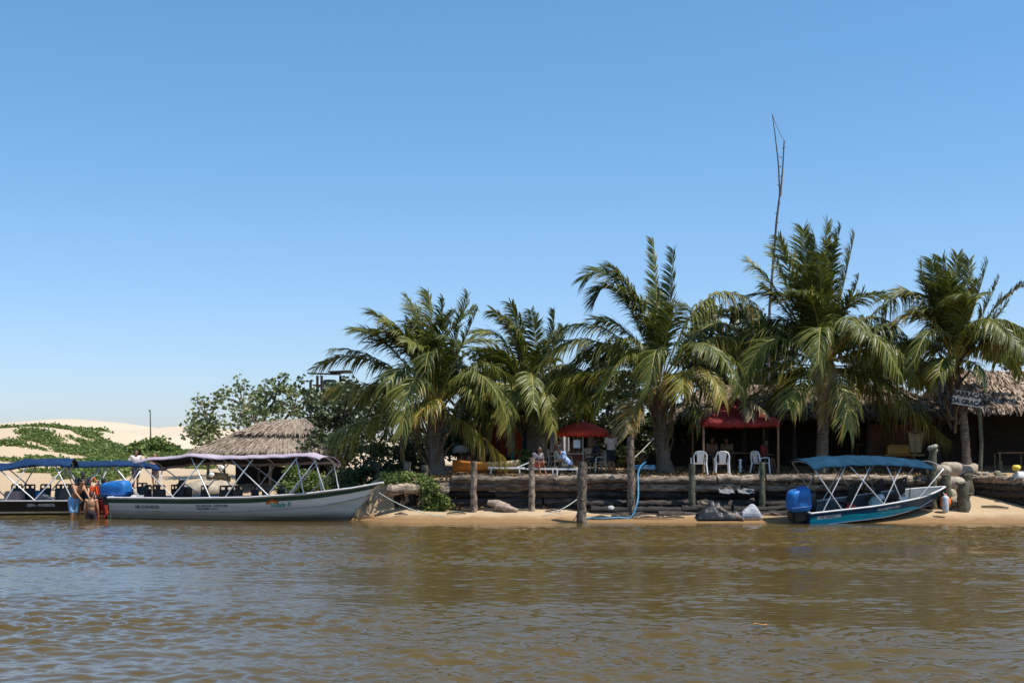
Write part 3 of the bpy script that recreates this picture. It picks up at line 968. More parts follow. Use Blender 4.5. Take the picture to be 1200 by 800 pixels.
post(555, 540, 47.1, 3.8, 'slim pale post before the orange canoe, first from the left')
post(623, 536, 47.1, 3.6, 'slim grey post standing before the seated woman and sunbed')
post(682, 541, 45.4, 5.6, 'thick dappled trunk post standing alone at the water line')
post(740, 511, 47.0, 4.6, 'tallest dark post with pale top, beside the blue hose', lean=-1)
post(811, 543, 47.05, 4.0, 'slim post before the left one of the white chairs', POSTG)
post(893, 541, 47.0, 3.4, 'slim dark post before the turned white chair', POSTG)
post(1093, 524, 47.3, 5.0, 'grey knob-headed post behind the bow end of the blue awning', POSTG)
post(1109, 556, 47.2, 5.5, 'short rough post in front of the pale sacks', POSTG)
post(1129, 565, 46.9, 7.4, 'stout mossy green post on the sand by the gap', POSTG)
post(1140, 556, 50.2, 4.5, 'dark leaning post at the foot of the slender sign palm', POSTG, lean=-6)
post(1173, 557, 50.0, 7.5, 'thick sawn stump post against the right log wall', POSTG)
post(1172, 540, 52.0, 2.5, 'thin upright stake holding the far end of the rope', POSTG)
post(442, 543, 50.5, 4.0, 'pinkish stump above the white boat bow among leaves')
post(478, 541, 50.0, 4.5, 'pale stump in the undergrowth beside the fat palm trunk')
post(498, 545, 48.2, 4.0, 'vine-wrapped post at the left end of the log wall')
mb = MB()
for i in range(9):
    q = i * 0.7
    mb.ball(P(1093, 526, 47.3) + Vector((0.11 * math.cos(q), 0.11 * math.sin(q), 0.02 * i - 0.06)), 0.085, 8, jit=0.06)
tag(mb.build('rope_coil', ROPE, loc=P(1093, 526, 47.3)), 'coil of grey rope wound round the head of a post', 'rope')


# ------------------------------------------------------------------ thatch
def slope(mb, e0, e1, r0, r1, n, ln, wd, lift, r_, sag_=0.0, hang=0.25, bias=0.0, mi=0):
    """blades of thatch laid down the slope between the eave e0-e1 and the ridge r0-r1, over a closed base sheet"""
    e0, e1, r0, r1 = map(Vector, (e0, e1, r0, r1))
    nn = (e1 - e0).cross(r0 - e0).normalized()
    if nn.z < 0: nn = -nn
    mb.add([e0 - nn * .05, e1 - nn * .05, r1 - nn * .05, r0 - nn * .05], [(0, 1, 2, 3)], mi, 0.12)
    vs, fs, rs = [], [], []
    for i in range(n):
        v = r_.random() ** 0.9
        u = r_.random()
        p = e0.lerp(e1, u).lerp(r0.lerp(r1, u), v)
        dn = (e0.lerp(e1, u) - r0.lerp(r1, u)).normalized()
        sd = nn.cross(dn)
        d = (dn + sd * r_.gauss(0, 0.18) + nn * r_.uniform(-0.02, 0.10)).normalized()
        L = ln * r_.uniform(0.5, 1.3)
        a = p + nn * r_.uniform(0.0, lift)
        m = a + d * L * 0.6 + nn * r_.uniform(-0.2, 0.6) * lift
        b_ = a + d * L + Vector((0, 0, -1)) * (hang * L * r_.random()) + nn * r_.uniform(-0.5, 0.6) * lift
        w2 = wd * r_.uniform(0.5, 1.3)
        tw = (sd + nn * r_.uniform(-0.9, 0.9)).normalized()
        k = len(vs)
        vs += [a + tw * w2, a - tw * w2, m + tw * w2, m - tw * w2, b_ + tw * w2 * 0.3, b_ - tw * w2 * 0.3]
        fs += [(k, k + 2, k + 3, k + 1), (k + 2, k + 4, k + 5, k + 3)]
        c = min(1, max(0, r_.betavariate(2, 1.7) + bias))
        rs += [c, c]
    mb.add(vs, fs, mi, rs)


def hip_roof(x0, x1, yf, yb, ze, zr, inset, name, mat, root, n, ln, wd, lift, seed, droop=0.0, inset2=None):
    r_ = random.Random(seed)
    mb = MB()
    ym = (yf + yb) / 2
    A, B_, C_, D = (x0, yf, ze), (x1, yf, ze), (x1, yb, ze), (x0, yb, ze)
    R0, R1 = (x0 + inset, ym, zr - droop), (x1 - (inset2 or inset), ym, zr)
    slope(mb, A, B_, R0, R1, n, ln, wd, lift, r_)
    slope(mb, C_, D, R1, R0, n // 4, ln, wd, lift, r_)
    slope(mb, D, A, R0, R0, n // 4, ln, wd, lift, r_)
    slope(mb, B_, C_, R1, R1, n // 4, ln, wd, lift, r_)
    return mb.build(name, mat, root)


def poles(root, pts, z1, r, mat, name='support_post'):
    for (x, y) in pts:
        z0 = gz(x, y) - 0.1
        MB().tube([(x + random.uniform(-.03, .03), y, z0 + (z1 - z0) * i / 6) for i in range(7)], [r * random.uniform(.85, 1.1) for _ in range(7)], n=9, jit=.05).build(name, mat, root)


def plank_wall(root, x0, x1, y, z0, z1, mat, horiz=True, name='plank_wall'):
    mb = MB()
    if horiz:
        z = z0
        while z < z1:
            h = random.uniform(0.14, 0.2)
            mb.box(((x0 + x1) / 2, y + random.uniform(-.012, .012), z + h / 2), (x1 - x0, 0.03, h - 0.012)); z += h
    else:
        x = x0
        while x < x1:
            h = random.uniform(0.12, 0.2)
            mb.box((x + h / 2, y + random.uniform(-.015, .015), (z0 + z1) / 2 + random.uniform(-.05, .05)), (h - 0.012, 0.03, z1 - z0)); x += h
    mb.box(((x0 + x1) / 2, y + 0.05, (z0 + z1) / 2), (x1 - x0, 0.02, z1 - z0 - 0.02))  # solid backing added to block light through the plank gaps
    return mb.build(name, mat, root)


# left hut: grey straw roof with a second tier
c0 = gpoint(300, 58)
hut = empty('thatched_hut', c0, 'low grey thatched hut on posts behind the white boat awning', 'hut')
X = lambda px, Y: (px - 600) / F * Y
Zy = lambda py, Y: H + (HY - py) / F * Y
xa, xb = X(229, 57), X(382, 57)
hip_roof(xa, xb, 56.6, 61.0, Zy(527, 56.6), Zy(494, 58.8), 2.7, 'roof', THATCH_G, hut, 6500, 0.5, 0.018, 0.022, 61, inset2=1.3)
hip_roof(xa + 1.75, xb - 0.55, 57.6, 60.0, Zy(506, 57.6) , Zy(490, 58.8), 1.5, 'roof_cap', THATCH_G, hut, 2600, 0.42, 0.018, 0.022, 62, inset2=.7, droop=.1)
poles(hut, [(xa + .5, 57.2), (xa + 3.3, 57.2), (xb - .4, 57.2), (xa + .5, 60.4), (xb - .4, 60.4), (xa + 2.2, 60.4)], Zy(520, 57), 0.07, POSTM)
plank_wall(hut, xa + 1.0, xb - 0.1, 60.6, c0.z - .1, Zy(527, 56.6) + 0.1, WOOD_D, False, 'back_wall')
# under and beside it
d0 = gpoint(243, 57.3)
mb = MB()
mb.sheet(lambda u, v: Vector((X(218, 57) + 2.6 * u, 56.6 + 0.0 * u + 0.85 * (v - .5) * 2 * (math.sin(math.pi * min(1, 0.12 + u * 0.9)) ** 0.6), d0.z + 0.12 + 0.62 * (math.sin(math.pi * min(1, 0.1 + 0.85 * u)) ** 0.5) * math.cos((v - .5) * math.pi) ** 0.6)), 16, 12, thick=0.03)
tag(mb.build('upturned_dinghy', M('weathered_gelcoat', (0.38, 0.31, 0.23), 0.7, 0.3, 3), loc=d0), 'upturned beige dinghy stored at the left end of the hut', 'boat')
d1 = gpoint(256, 57.0)
mb = MB()
mb.box(d1 + Vector((0.0, 0, 0.55)), (1.0, 0.5, 0.9), (0, 0.1, 0.1), bev=0.12)
ch = tag(mb.build('covered_crate', M('ochre_tarpaulin', (0.32, 0.17, 0.05), 0.8, 0.45, 4, bump=0.03), loc=d1), 'ochre covered crate under the left hut roof', 'crate')
for k, (px, py) in enumerate([(260, 548), (248, 556)]):
    q = P(px, py, 56.4)
    mb = MB(); mb.lathe(q, [(0.02, -.11), (0.08, -.09), (0.12, -.03), (0.12, .03), (0.08, .09), (0.02, .11)], 14)
    mb.lathe(q + Vector((0, 0, .14)), [(0.03, 0), (0.03, .05)], 8)
    tag(mb.build('float_buoy', WHITE_PL, loc=q), ['white float hanging on the ochre crate, the upper one', 'white float with reddish edge low on the ochre crate'][k], 'buoy', 'white floats under the hut')
hm = MB()
hm.sheet(lambda u, v: Vector((X(308, 57.6) + u * 2.0, 57.3 + 0.5 * v, Zy(538, 57.3) - 0.34 * math.sin(math.pi * u) * (0.4 + 0.6 * math.sin(math.pi * v)))), 14, 6, thick=0.02)
hm.tube([(X(308, 57.6), 57.5, Zy(538, 57.3)), (X(300, 57.6), 57.2, Zy(533, 57.3))], 0.015, 5)
hm.tube([(X(308, 57.6) + 2.0, 57.5, Zy(538, 57.3)), (X(360, 57.6) + .3, 57.2, Zy(533, 57.3))], 0.015, 5)
tag(hm.build('hammock', M('ochre_cloth', (0.55, 0.36, 0.15), 0.85, 0.2, 6), loc=(X(325, 57.6), 57.5, Zy(545, 57.3))), 'yellow ochre hammock slung under the left hut', 'hammock')

# water-tank platform and poles behind the trees
tw = empty('lookout_platform', gpoint(380, 66), 'small dark wooden platform on stilts rising above the bushes', 'platform')
for (x, y) in [(364, 65), (377, 65), (403, 66), (372, 67), (399, 67)]:
    p = P(x, 440, y)
    MB().tube([(p.x, y, gz(p.x, y)), (p.x, y, Zy(446 if x < 370 else 440, y))], 0.07, 7).build('stilt', WOOD_D, tw)
MB().box((X(386, 66), 66, Zy(452, 66)), (1.5, 1.6, 0.06)).build('deck', WOOD_D, tw)
MB().box((X(380, 66), 66, Zy(438, 66)), (1.5, 1.6, 0.07), (0.05, 0.03, 0)).box((X(398, 66), 66.4, Zy(438, 66) + .12), (1.1, 1.4, 0.07), (0, -0.04, 0)).build('roof', WOOD_D, tw)
MB().lathe((X(386, 66), 66, Zy(451, 66)), [(0.30, 0), (0.34, .06), (0.34, .22), (0.25, .27), (0.1, .28)], 16).build('tank', M('tank_plastic', (0.16, 0.16, 0.15), 0.6), tw)
p0 = gpoint(176, 92)
mb = MB(); mb.tube([p0, p0.lerp(P(177, 500, 92), .6), P(176, 480, 92)], [0.06, 0.05, 0.035], n=8)
mb.tube([P(176, 483, 92), P(174, 480, 92)], 0.03, 5)
tag(mb.build('bare_pole', POSTG, loc=p0), 'thin bare pole standing on the distant dune', 'pole')
p0 = gpoint(898, 58)
mb = MB()
mb.tube([p0, P(902, 360, 58), P(910, 260, 58), P(914.5, 222, 58)], [0.07, 0.06, 0.05, 0.042], n=8, jit=.06)
mb.tube([P(914, 228, 58), P(912, 190, 58), P(908, 155, 58), P(905, 134, 58)], [0.042, 0.034, 0.026, 0.018], n=7)
mb.tube([P(914.5, 230, 58), P(917, 200, 58), P(919, 165, 58)], [0.042, 0.036, 0.03], n=7, jit=.1)
for k in range(9):
    q = P(910 + k * 0.9, 262 - k * 11, 58)
    mb.tube([q, q + Vector((random.choice((-.12, .12)), 0, 0.07))], [0.03, 0.012], n=5)
mb.tube(sag(P(905, 134, 58), P(919, 165, 58), 0.1), 0.012, 4)
tag(mb.build('mast_pole', M('grey_dead_wood', (0.13, 0.11, 0.10), 0.9, 0.4, 4), loc=p0), 'very tall crooked bare mast forking in two near its top', 'mast')

# ------------------------------------------------------------------ thatched bar in the middle, right bar
bar = empty('thatched_bar', gpoint(980, 54), 'long thatched beach bar in deep shade behind the tallest palm', 'bar hut')
bx0, bx1 = X(800, 53.2), X(1118, 53.2)
hip_roof(bx0, bx1, 53.0, 60.5, Zy(486, 53.0), Zy(452, 56.8), 1.6, 'roof', THATCH_S, bar, 9000, 0.62, 0.04, 0.10, 63)
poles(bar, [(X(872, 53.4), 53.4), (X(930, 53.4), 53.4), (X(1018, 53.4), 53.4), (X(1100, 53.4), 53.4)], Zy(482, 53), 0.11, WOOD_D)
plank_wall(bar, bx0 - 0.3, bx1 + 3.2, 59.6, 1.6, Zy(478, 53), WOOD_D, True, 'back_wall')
plank_wall(bar, X(1015, 55.5), X(1070, 55.5), 55.5, 1.7, Zy(497, 55), M('reddish_planks', (0.14, 0.065, 0.035), 0.8, 0.4, 4, stretch=(1, 1, 8)), True, 'plank_panel')
MB().box((X(1058, 55.2), 55.2, Zy(533, 55)), (1.7, 0.6, 0.08)).build('counter', M('yellow_board', (0.42, 0.26, 0.09), 0.6, 0.2, 4), bar)
for px in (1017, 1046, 1070):
    MB().tube([(X(px, 55.3), 55.3, 1.7), (X(px, 55.3), 55.3, Zy(490, 55))], 0.05, 7).build('wall_post', WOOD_M, bar)
q = P(1052, 528, 54.8); q.z = Zy(533, 55) + 0.04
mb = MB(); mb.box(q + Vector((0, 0, .19)), (0.95, 0.35, 0.36), bev=.02); mb.box(q + Vector((.1, 0, .385)), (1.0, 0.4, 0.03), (0, 0.03, 0))
tag(mb.build('yellow_crate', M('yellow_crate_paint', (0.50, 0.30, 0.07), 0.6, 0.25, 5), loc=q), 'yellow box on the bar counter under the hanging frond', 'crate')
def cloth(px0, px1, py0, py1, Y, name, label, mat, folds=3, amp=0.06, grp=None, taper=0.0, cat='cloth'):
    a, b_ = X(px0, Y), X(px1, Y); z0, z1 = Zy(py1, Y), Zy(py0, Y)
    mb = MB()
    ph = random.uniform(0, 6)
    mb.sheet(lambda u, v: Vector((a + (b_ - a) * (0.5 + (u - .5) * (1 - taper * (1 - v))), Y + amp * (1.2 - v) * math.sin(u * folds * 6.28 + ph + v), z0 + (z1 - z0) * v - 0.08 * math.sin(math.pi * u) * v)), 22, 10, thick=0.008)
    mb.tube([(a - .06, Y, z1 + .012), (b_ + .06, Y, z1 + .012)], 0.015, 6)
    return tag(mb.build(name, mat, loc=((a + b_) / 2, Y, z0)), label, cat, grp)
cloth(1064, 1082, 506, 530, 53.6, 'hanging_cloth', 'beige cloth hanging under the thatch right of the yellow box', M('beige_cloth', (0.40, 0.31, 0.19), 0.9, 0.15, 4), 2, 0.08, taper=0.25)
# boards nailed above the counter, bottles on a shelf
mb = MB(); mb.box((X(1040, 58.5), 58.5, 2.9), (3.0, 0.3, 0.05)).box((X(1040, 58.6), 58.6, 2.3), (3.0, 0.4, 0.05))
for dx in (-1.4, 1.4): mb.box((X(1040, 58.5) + dx, 58.55, 2.25), (0.06, 0.35, 1.3))
tag(mb.build('shelf_unit', WOOD_M, loc=(X(1040, 58.5), 58.5, 1.7)), 'wooden shelf at the back of the thatched bar', 'shelf')

rb = empty('thatched_bar', gpoint(1180, 53), 'dark open bar under a shaggy pale palm thatch roof at the right edge', 'bar hut')
rx0, rx1 = X(1128, 51.6), X(1120, 51.6) + 9.0
hip_roof(rx0, rx1, 51.6, 58.4, Zy(479, 51.6), Zy(436, 55.0), 0.6, 'roof', THATCH_B, rb, 9000, 0.55, 0.05, 0.13, 64)
poles(rb, [(X(1150, 52.2), 52.2), (rx1 - .5, 52.2), (X(1150, 57.8), 57.8)], Zy(475, 51.6), 0.085, WOOD_D)
plank_wall(rb, rx0 + .2, rx1 - 0.2, 57.9, 1.5, Zy(470, 51.6), WOOD_D, True, 'back_wall')
t0 = gpoint(1184, 53.2)
tb = empty('plank_table', t0, 'rough plank table in the dark right bar', 'table')
MB().box(t0 + Vector((0, 0, 0.74)), (1.3, 0.7, 0.05)).build('table_top', WOOD_M, tb)
for sx_ in (-.55, .55):
    for sy_ in (-.28, .28):
        MB().box(t0 + Vector((sx_, sy_, 0.36)), (0.06, 0.06, 0.71)).build('leg', WOOD_M, tb)

# sign
def text_mesh(s, size, mat, name, parent, mapper, extrude=0.0, bold=0.0, shear=0.0, spacing=1.0):
    """letters as a mesh whose flat points are carried onto a surface by mapper(u, v)"""
    cu = bpy.data.curves.new('lettering', 'FONT')
    cu.body = s; cu.size = size; cu.align_x = 'CENTER'; cu.align_y = 'CENTER'; cu.resolution_u = 3
    cu.offset = bold; cu.shear = shear; cu.space_character = spacing
    ob = bpy.data.objects.new('lettering', cu)
    COL.objects.link(ob)
    dg = bpy.context.evaluated_depsgraph_get(); dg.update()
    me = bpy.data.meshes.new_from_object(ob.evaluated_get(dg))
    bpy.data.objects.remove(ob)
    for v in me.vertices: v.co = Vector(mapper(v.co.x, v.co.y))
    me.materials.clear(); me.materials.append(mat)
    me.name = name
    o = bpy.data.objects.new(name, me)
    COL.objects.link(o)
    o.parent = parent
    return o
sg_c = P(1133, 467, 50.6)
sg = empty('wooden_sign', sg_c, 'white hand-painted board reading BARRACA DA GRAÇA nailed before the slender palm', 'sign')
sgx = Vector((math.cos(R(-9)), 0.0, math.sin(R(-9))))
sgz = Vector((-sgx.z, 0, sgx.x))
mb = MB(); mb.box(sg_c, (1.14, 0.035, 0.56), (0, R(9), 0)); mb.build('board', M('sign_white_paint', (0.54, 0.515, 0.49), 0.8, 0.25, 6), sg)
INK = M('black_paint', (0.018, 0.016, 0.015), 0.6)
for k, (s_, sz_) in enumerate((('BARRACA', 0.262), ('DA GRAÇA', 0.245))):
    text_mesh(s_, sz_, INK, 'lettering', sg, lambda u, v, k=k: sgx * u + sgz * (v + (0.145, -0.145)[k]) + Vector((0, -0.021, 0)), bold=0.016)
sp = gpoint(1148, 50.9)
mb = MB(); mb.tube([sp - Vector((0, 0, .3)), P(1150, 520, 50.9), P(1147, 475, 50.8), P(1140, 460, 50.9), P(1131, 447, 50.9)], [.09, .075, .07, .06, .04], n=8, jit=.05)
tag(mb.build('crooked_post', POSTG, loc=sp), 'thin crooked dark post just right of the white sign', 'post')

# red gazebo canopy and red parasol
rg = empty('red_gazebo', gpoint(862, 51.6), 'large dark red square canopy before the thatched bar, over shaded people', 'gazebo')
cx, cy = X(862, 51.6), 51.9
za, zv, ze = Zy(464, 51.9), Zy(491, 50.3), Zy(498, 50.3)
hw = 1.52
ap = Vector((cx, cy, za))
cn = [Vector((cx + sx_ * hw, cy + sy_ * hw, zv)) for sx_, sy_ in ((-1, -1), (1, -1), (1, 1), (-1, 1))]
mb = MB()
for k in range(4):
    a, b_ = cn[k], cn[(k + 1) % 4]
    mb.sheet(lambda u, v: a.lerp(b_, u).lerp(ap, v) - Vector((0, 0, 0.16 * math.sin(math.pi * v) * (0.6 + 0.4 * math.sin(math.pi * u)) + 0.05 * math.sin(math.pi * u) * (1 - v))), 10, 8, thick=0.012)
    mb.sheet(lambda u, v: a.lerp(b_, u) + Vector((0, 0, -0.27 * v - 0.05 * math.sin(math.pi * u))) + (a.lerp(b_, u) - ap).normalized() * 0.03 * math.sin(u * 40), 24, 2, thick=0.008)
mb.build('canopy', RED_DK, rg)
for p in cn:
    MB().tube([(p.x * .97 + cx * .03, p.y * .97 + cy * .03, gz(p.x, p.y) - .05), (p.x * .97 + cx * .03, p.y * .97 + cy * .03, zv + .0)], 0.045, 8).build('leg', WOOD_M, rg)
# dry fronds lying over it
for k, (bx, by, tx_, ty_) in enumerate([(846, 474, 816, 497), (872, 476, 880, 492), (868, 472, 902, 494)]):
    b0, t_ = P(bx, by, 51.0 + .2 * (k % 2)), P(tx_, ty_, 50.3)
    m = frond_mesh(b0 + Vector((0, 0, .18)), (b0 + t_) / 2 + Vector((0, -.1, .30)), t_ + Vector((0, 0, .12)), random.Random(k), 0.8, 40, 0.5, 0.6)
    o = m.build('fallen_frond', [FROND, RACHIS], None, loc=b0)
    tag(o, 'dead brown palm frond lying on the dark red canopy', 'palm frond', 'dead fronds on the red canopy')

pp = gpoint(683, 52.6)
um = empty('red_parasol', pp, 'bright red parasol shading the cream chairs and table', 'parasol')
zt, zed = Zy(494, 52.6), Zy(505, 52.6)
mb = MB()
NP = 8; RP = 1.12
for k in range(NP):
    a0, a1 = 2 * math.pi * k / NP + .2, 2 * math.pi * (k + 1) / NP + .2
    A_ = pp + Vector((RP * math.cos(a0), RP * math.sin(a0), zed - pp.z)); B_ = pp + Vector((RP * math.cos(a1), RP * math.sin(a1), zed - pp.z)); T_ = Vector((pp.x, pp.y, zt))
    mb.sheet(lambda u, v: A_.lerp(B_, u).lerp(T_, v) + Vector((0, 0, 0.06 * math.sin(math.pi * v) - 0.03 * math.sin(math.pi * u) * (1 - v))), 6, 6, thick=0.01)
    mb.sheet(lambda u, v: A_.lerp(B_, u) + Vector((0, 0, -0.2 * v - 0.03 * math.sin(math.pi * u) + 0.03 * v * math.cos(u * 18))), 12, 2, thick=0.006)
mb.build('canopy', RED_CL, um)
MB().tube([pp - Vector((0, 0, .1)), Vector((pp.x, pp.y, zt + .08))], 0.03, 8).build('pole', WHITE_PL, um)
for k in range(NP):
    a0 = 2 * math.pi * k / NP + .2
    MB().tube([Vector((pp.x, pp.y, zt - .12)), pp + Vector((RP * .97 * math.cos(a0), RP * .97 * math.sin(a0), zed - pp.z - .02))], 0.010, 5).build('rib', WHITE_PL, um)
mb = MB(); mb.box(pp + Vector((0, 0, .06)), (.5, .5, .14), bev=.03).build('base', POSTG, um)
q = P(676, 520, 51.9)
mb = MB(); mb.box(q, (0.28, 0.012, 0.32)); mb.tube([q + Vector((0, 0, .16)), q + Vector((0.1, .3, .4))], .006, 4)
tag(mb.build('paper_notice', WHITE_PL, loc=q), 'small blank white card hanging under the red parasol', 'notice')

# plank hoarding behind the seated people
fe = empty('plank_fence', gpoint(690, 57.5), 'tall dark plank fence behind the red parasol and seated people', 'fence')
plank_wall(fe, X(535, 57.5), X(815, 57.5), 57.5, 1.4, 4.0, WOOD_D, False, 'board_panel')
for px in (540, 590, 640, 690, 740, 790): MB().box((X(px, 57.4), 57.43, 2.7), (.1, .09, 2.7)).build('fence_post', WOOD_D, fe)

# cloths hung for sale left of the people
for k, (a, b_, y0, y1, lab, nm, col, c2) in enumerate([
        (575, 583, 495, 541, 'narrow maroon curtain, leftmost of the hung cloths', 'maroon_cloth', (0.20, 0.025, 0.02), None),
        (585, 592, 493, 543, 'brick red curtain hung between maroon curtains', 'brick_cloth', (0.30, 0.05, 0.025), None),
        (592, 598, 498, 543, 'dark maroon curtain beside the turquoise cloth', 'dark_maroon_cloth', (0.12, 0.015, 0.012), None),
        (598.5, 603.5, 505, 546, 'turquoise striped cloth hanging beside the orange sarong', 'turquoise_cloth', (0.30, 0.60, 0.56), (0.03, 0.28, 0.27)),
        (604, 611, 503, 537, 'red and orange patterned sarong hanging on the line', 'sarong_cloth', (0.75, 0.16, 0.03), (0.40, 0.02, 0.015)),
        (612, 617, 505, 541, 'dark teal cloth hanging right of the orange sarong', 'teal_cloth', (0.02, 0.09, 0.10), None)]):
    cloth(a, b_, y0, y1, 54.6 + .05 * (k % 2), 'hanging_cloth', lab, M(nm, col, 0.85, 0.3, 5, col2=c2, stretch=(1, 1, 1)), 1.5, 0.05, 'cloths hung out for sale')
mb = MB(); mb.tube(sag(P(568, 492, 54.7), P(622, 496, 54.7), 0.05), 0.012, 5)
mb.tube([gpoint(568, 54.7), P(568, 488, 54.7)], .05, 7); mb.tube([gpoint(622, 54.7), P(622, 490, 54.7)], .05, 7)
tag(mb.build('clothes_line', POSTG, loc=gpoint(595, 54.7)), 'clothes line on two poles holding coloured cloths', 'clothes line')
cloth(626, 641, 509, 543, 54.2, 'hanging_sheet', 'tan cloth screen hanging behind the seated woman', M('tan_sheet', (0.44, 0.33, 0.24), 0.9, 0.1, 4), 2, 0.03, 'cloth screens')
cloth(645, 667, 506, 530, 54.8, 'hanging_sheet', 'crumpled white sheet hanging left of the red parasol pole', M('white_sheet', (0.60, 0.60, 0.60), 0.9, 0.2, 4), 4, 0.06, 'cloth screens')

# ------------------------------------------------------------------ undergrowth and vines at the left end of the wall
def vine_patch(name, label, pts, per, spread, size, seed, mat, cat='plant', flat=0.6):
    r2 = np.random.default_rng(seed)
    mb = MB()
    leaves(mb, pts, per, spread, size, r2, flat=flat)
    o = mb.build(name, mat, loc=pts[0])
    return tag(o, label, cat, 'undergrowth on the bank')
pts = [P(random.uniform(448, 500), random.uniform(556, 566), random.uniform(47.6, 49.5)) for _ in range(70)]
vine_patch('creeping_vine', 'green creeper carpeting the bank left of the log wall', pts, 26, 0.3, 0.13, 71, LEAF_G)
pts = [P(random.gauss(503, 5), random.uniform(560, 597), 47.25 + random.uniform(-.1, .2)) for _ in range(40)]
vine_patch('creeping_vine', 'leafy vine trailing down beside the vine-wrapped post', pts, 20, 0.2, 0.12, 72, LEAF_G)
pts = [P(random.gauss(521, 3), random.uniform(575, 598), 47.2 + random.uniform(-.1, .1)) for _ in range(22)]
vine_patch('creeping_vine', 'narrow vine trailing over the left end of the log wall', pts, 18, 0.16, 0.11, 73, LEAF_G)
pts = [P(random.uniform(392, 470), random.uniform(548, 582), random.uniform(49.5, 52.5)) for _ in range(90)]
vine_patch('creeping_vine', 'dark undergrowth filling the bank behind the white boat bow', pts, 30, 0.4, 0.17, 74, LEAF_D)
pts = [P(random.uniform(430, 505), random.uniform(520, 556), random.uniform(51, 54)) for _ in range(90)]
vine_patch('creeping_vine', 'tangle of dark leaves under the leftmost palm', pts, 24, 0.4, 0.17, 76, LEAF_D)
pts = [P(random.gauss(432, 4), random.uniform(580, 596), 48.0) for _ in range(10)]
vine_patch('creeping_vine', 'small green weed on the sand by the white boat bow', pts, 20, 0.18, 0.12, 75, LEAF_G)
pts = [gpoint(random.gauss(615, 4), 52.5, random.uniform(.1, .8)) for _ in range(16)]
vine_patch('creeping_vine', 'small light green plant at the foot of the second palm', pts, 18, 0.2, 0.13, 77, LEAF_G)
# ------------------------------------------------------------------ boats
STEEL = M('pale_tube_metal', (0.62, 0.60, 0.60), 0.35, 0.12, 8, metal=0.35)
STEEL_D = M('shaded_tube_metal', (0.30, 0.29, 0.30), 0.45, 0.2, 8, metal=0.3)
HULL_W = M('white_hull_paint', (0.84, 0.84, 0.84), 0.42, col2=(0.66, 0.66, 0.66), scale=1.3, stretch=(0.5, 1, 3), detail=8, stain=((.42, .38, .32), .52, .22))
HULL_G = M('grey_hull_bottom', (0.58, 0.59, 0.57), 0.5, col2=(0.40, 0.41, 0.39), scale=1.6, stretch=(0.5, 1, 3), detail=8, stain=((.20, .15, .09), .24, .22))
GREEN_ST = M('dark_green_stripe', (0.012, 0.065, 0.045), 0.4, 0.15, 3)
RAIL_W = M('pale_gunwale', (0.60, 0.58, 0.58), 0.5, 0.15, 4)
BLACK_SEAT = M('black_plastic', (0.018, 0.018, 0.020), 0.5, 0.2, 6)
BLUE_COWL = M('blue_engine_cover', (0.012, 0.15, 0.46), 0.55, 0.3, 3, bump=0.03, bscale=4)
LEG_BLK = M('black_engine_leg', (0.014, 0.014, 0.016), 0.4, 0.2, 6)
INSIDE_D = M('dark_boat_inside', (0.10, 0.095, 0.09), 0.7, 0.3, 4)


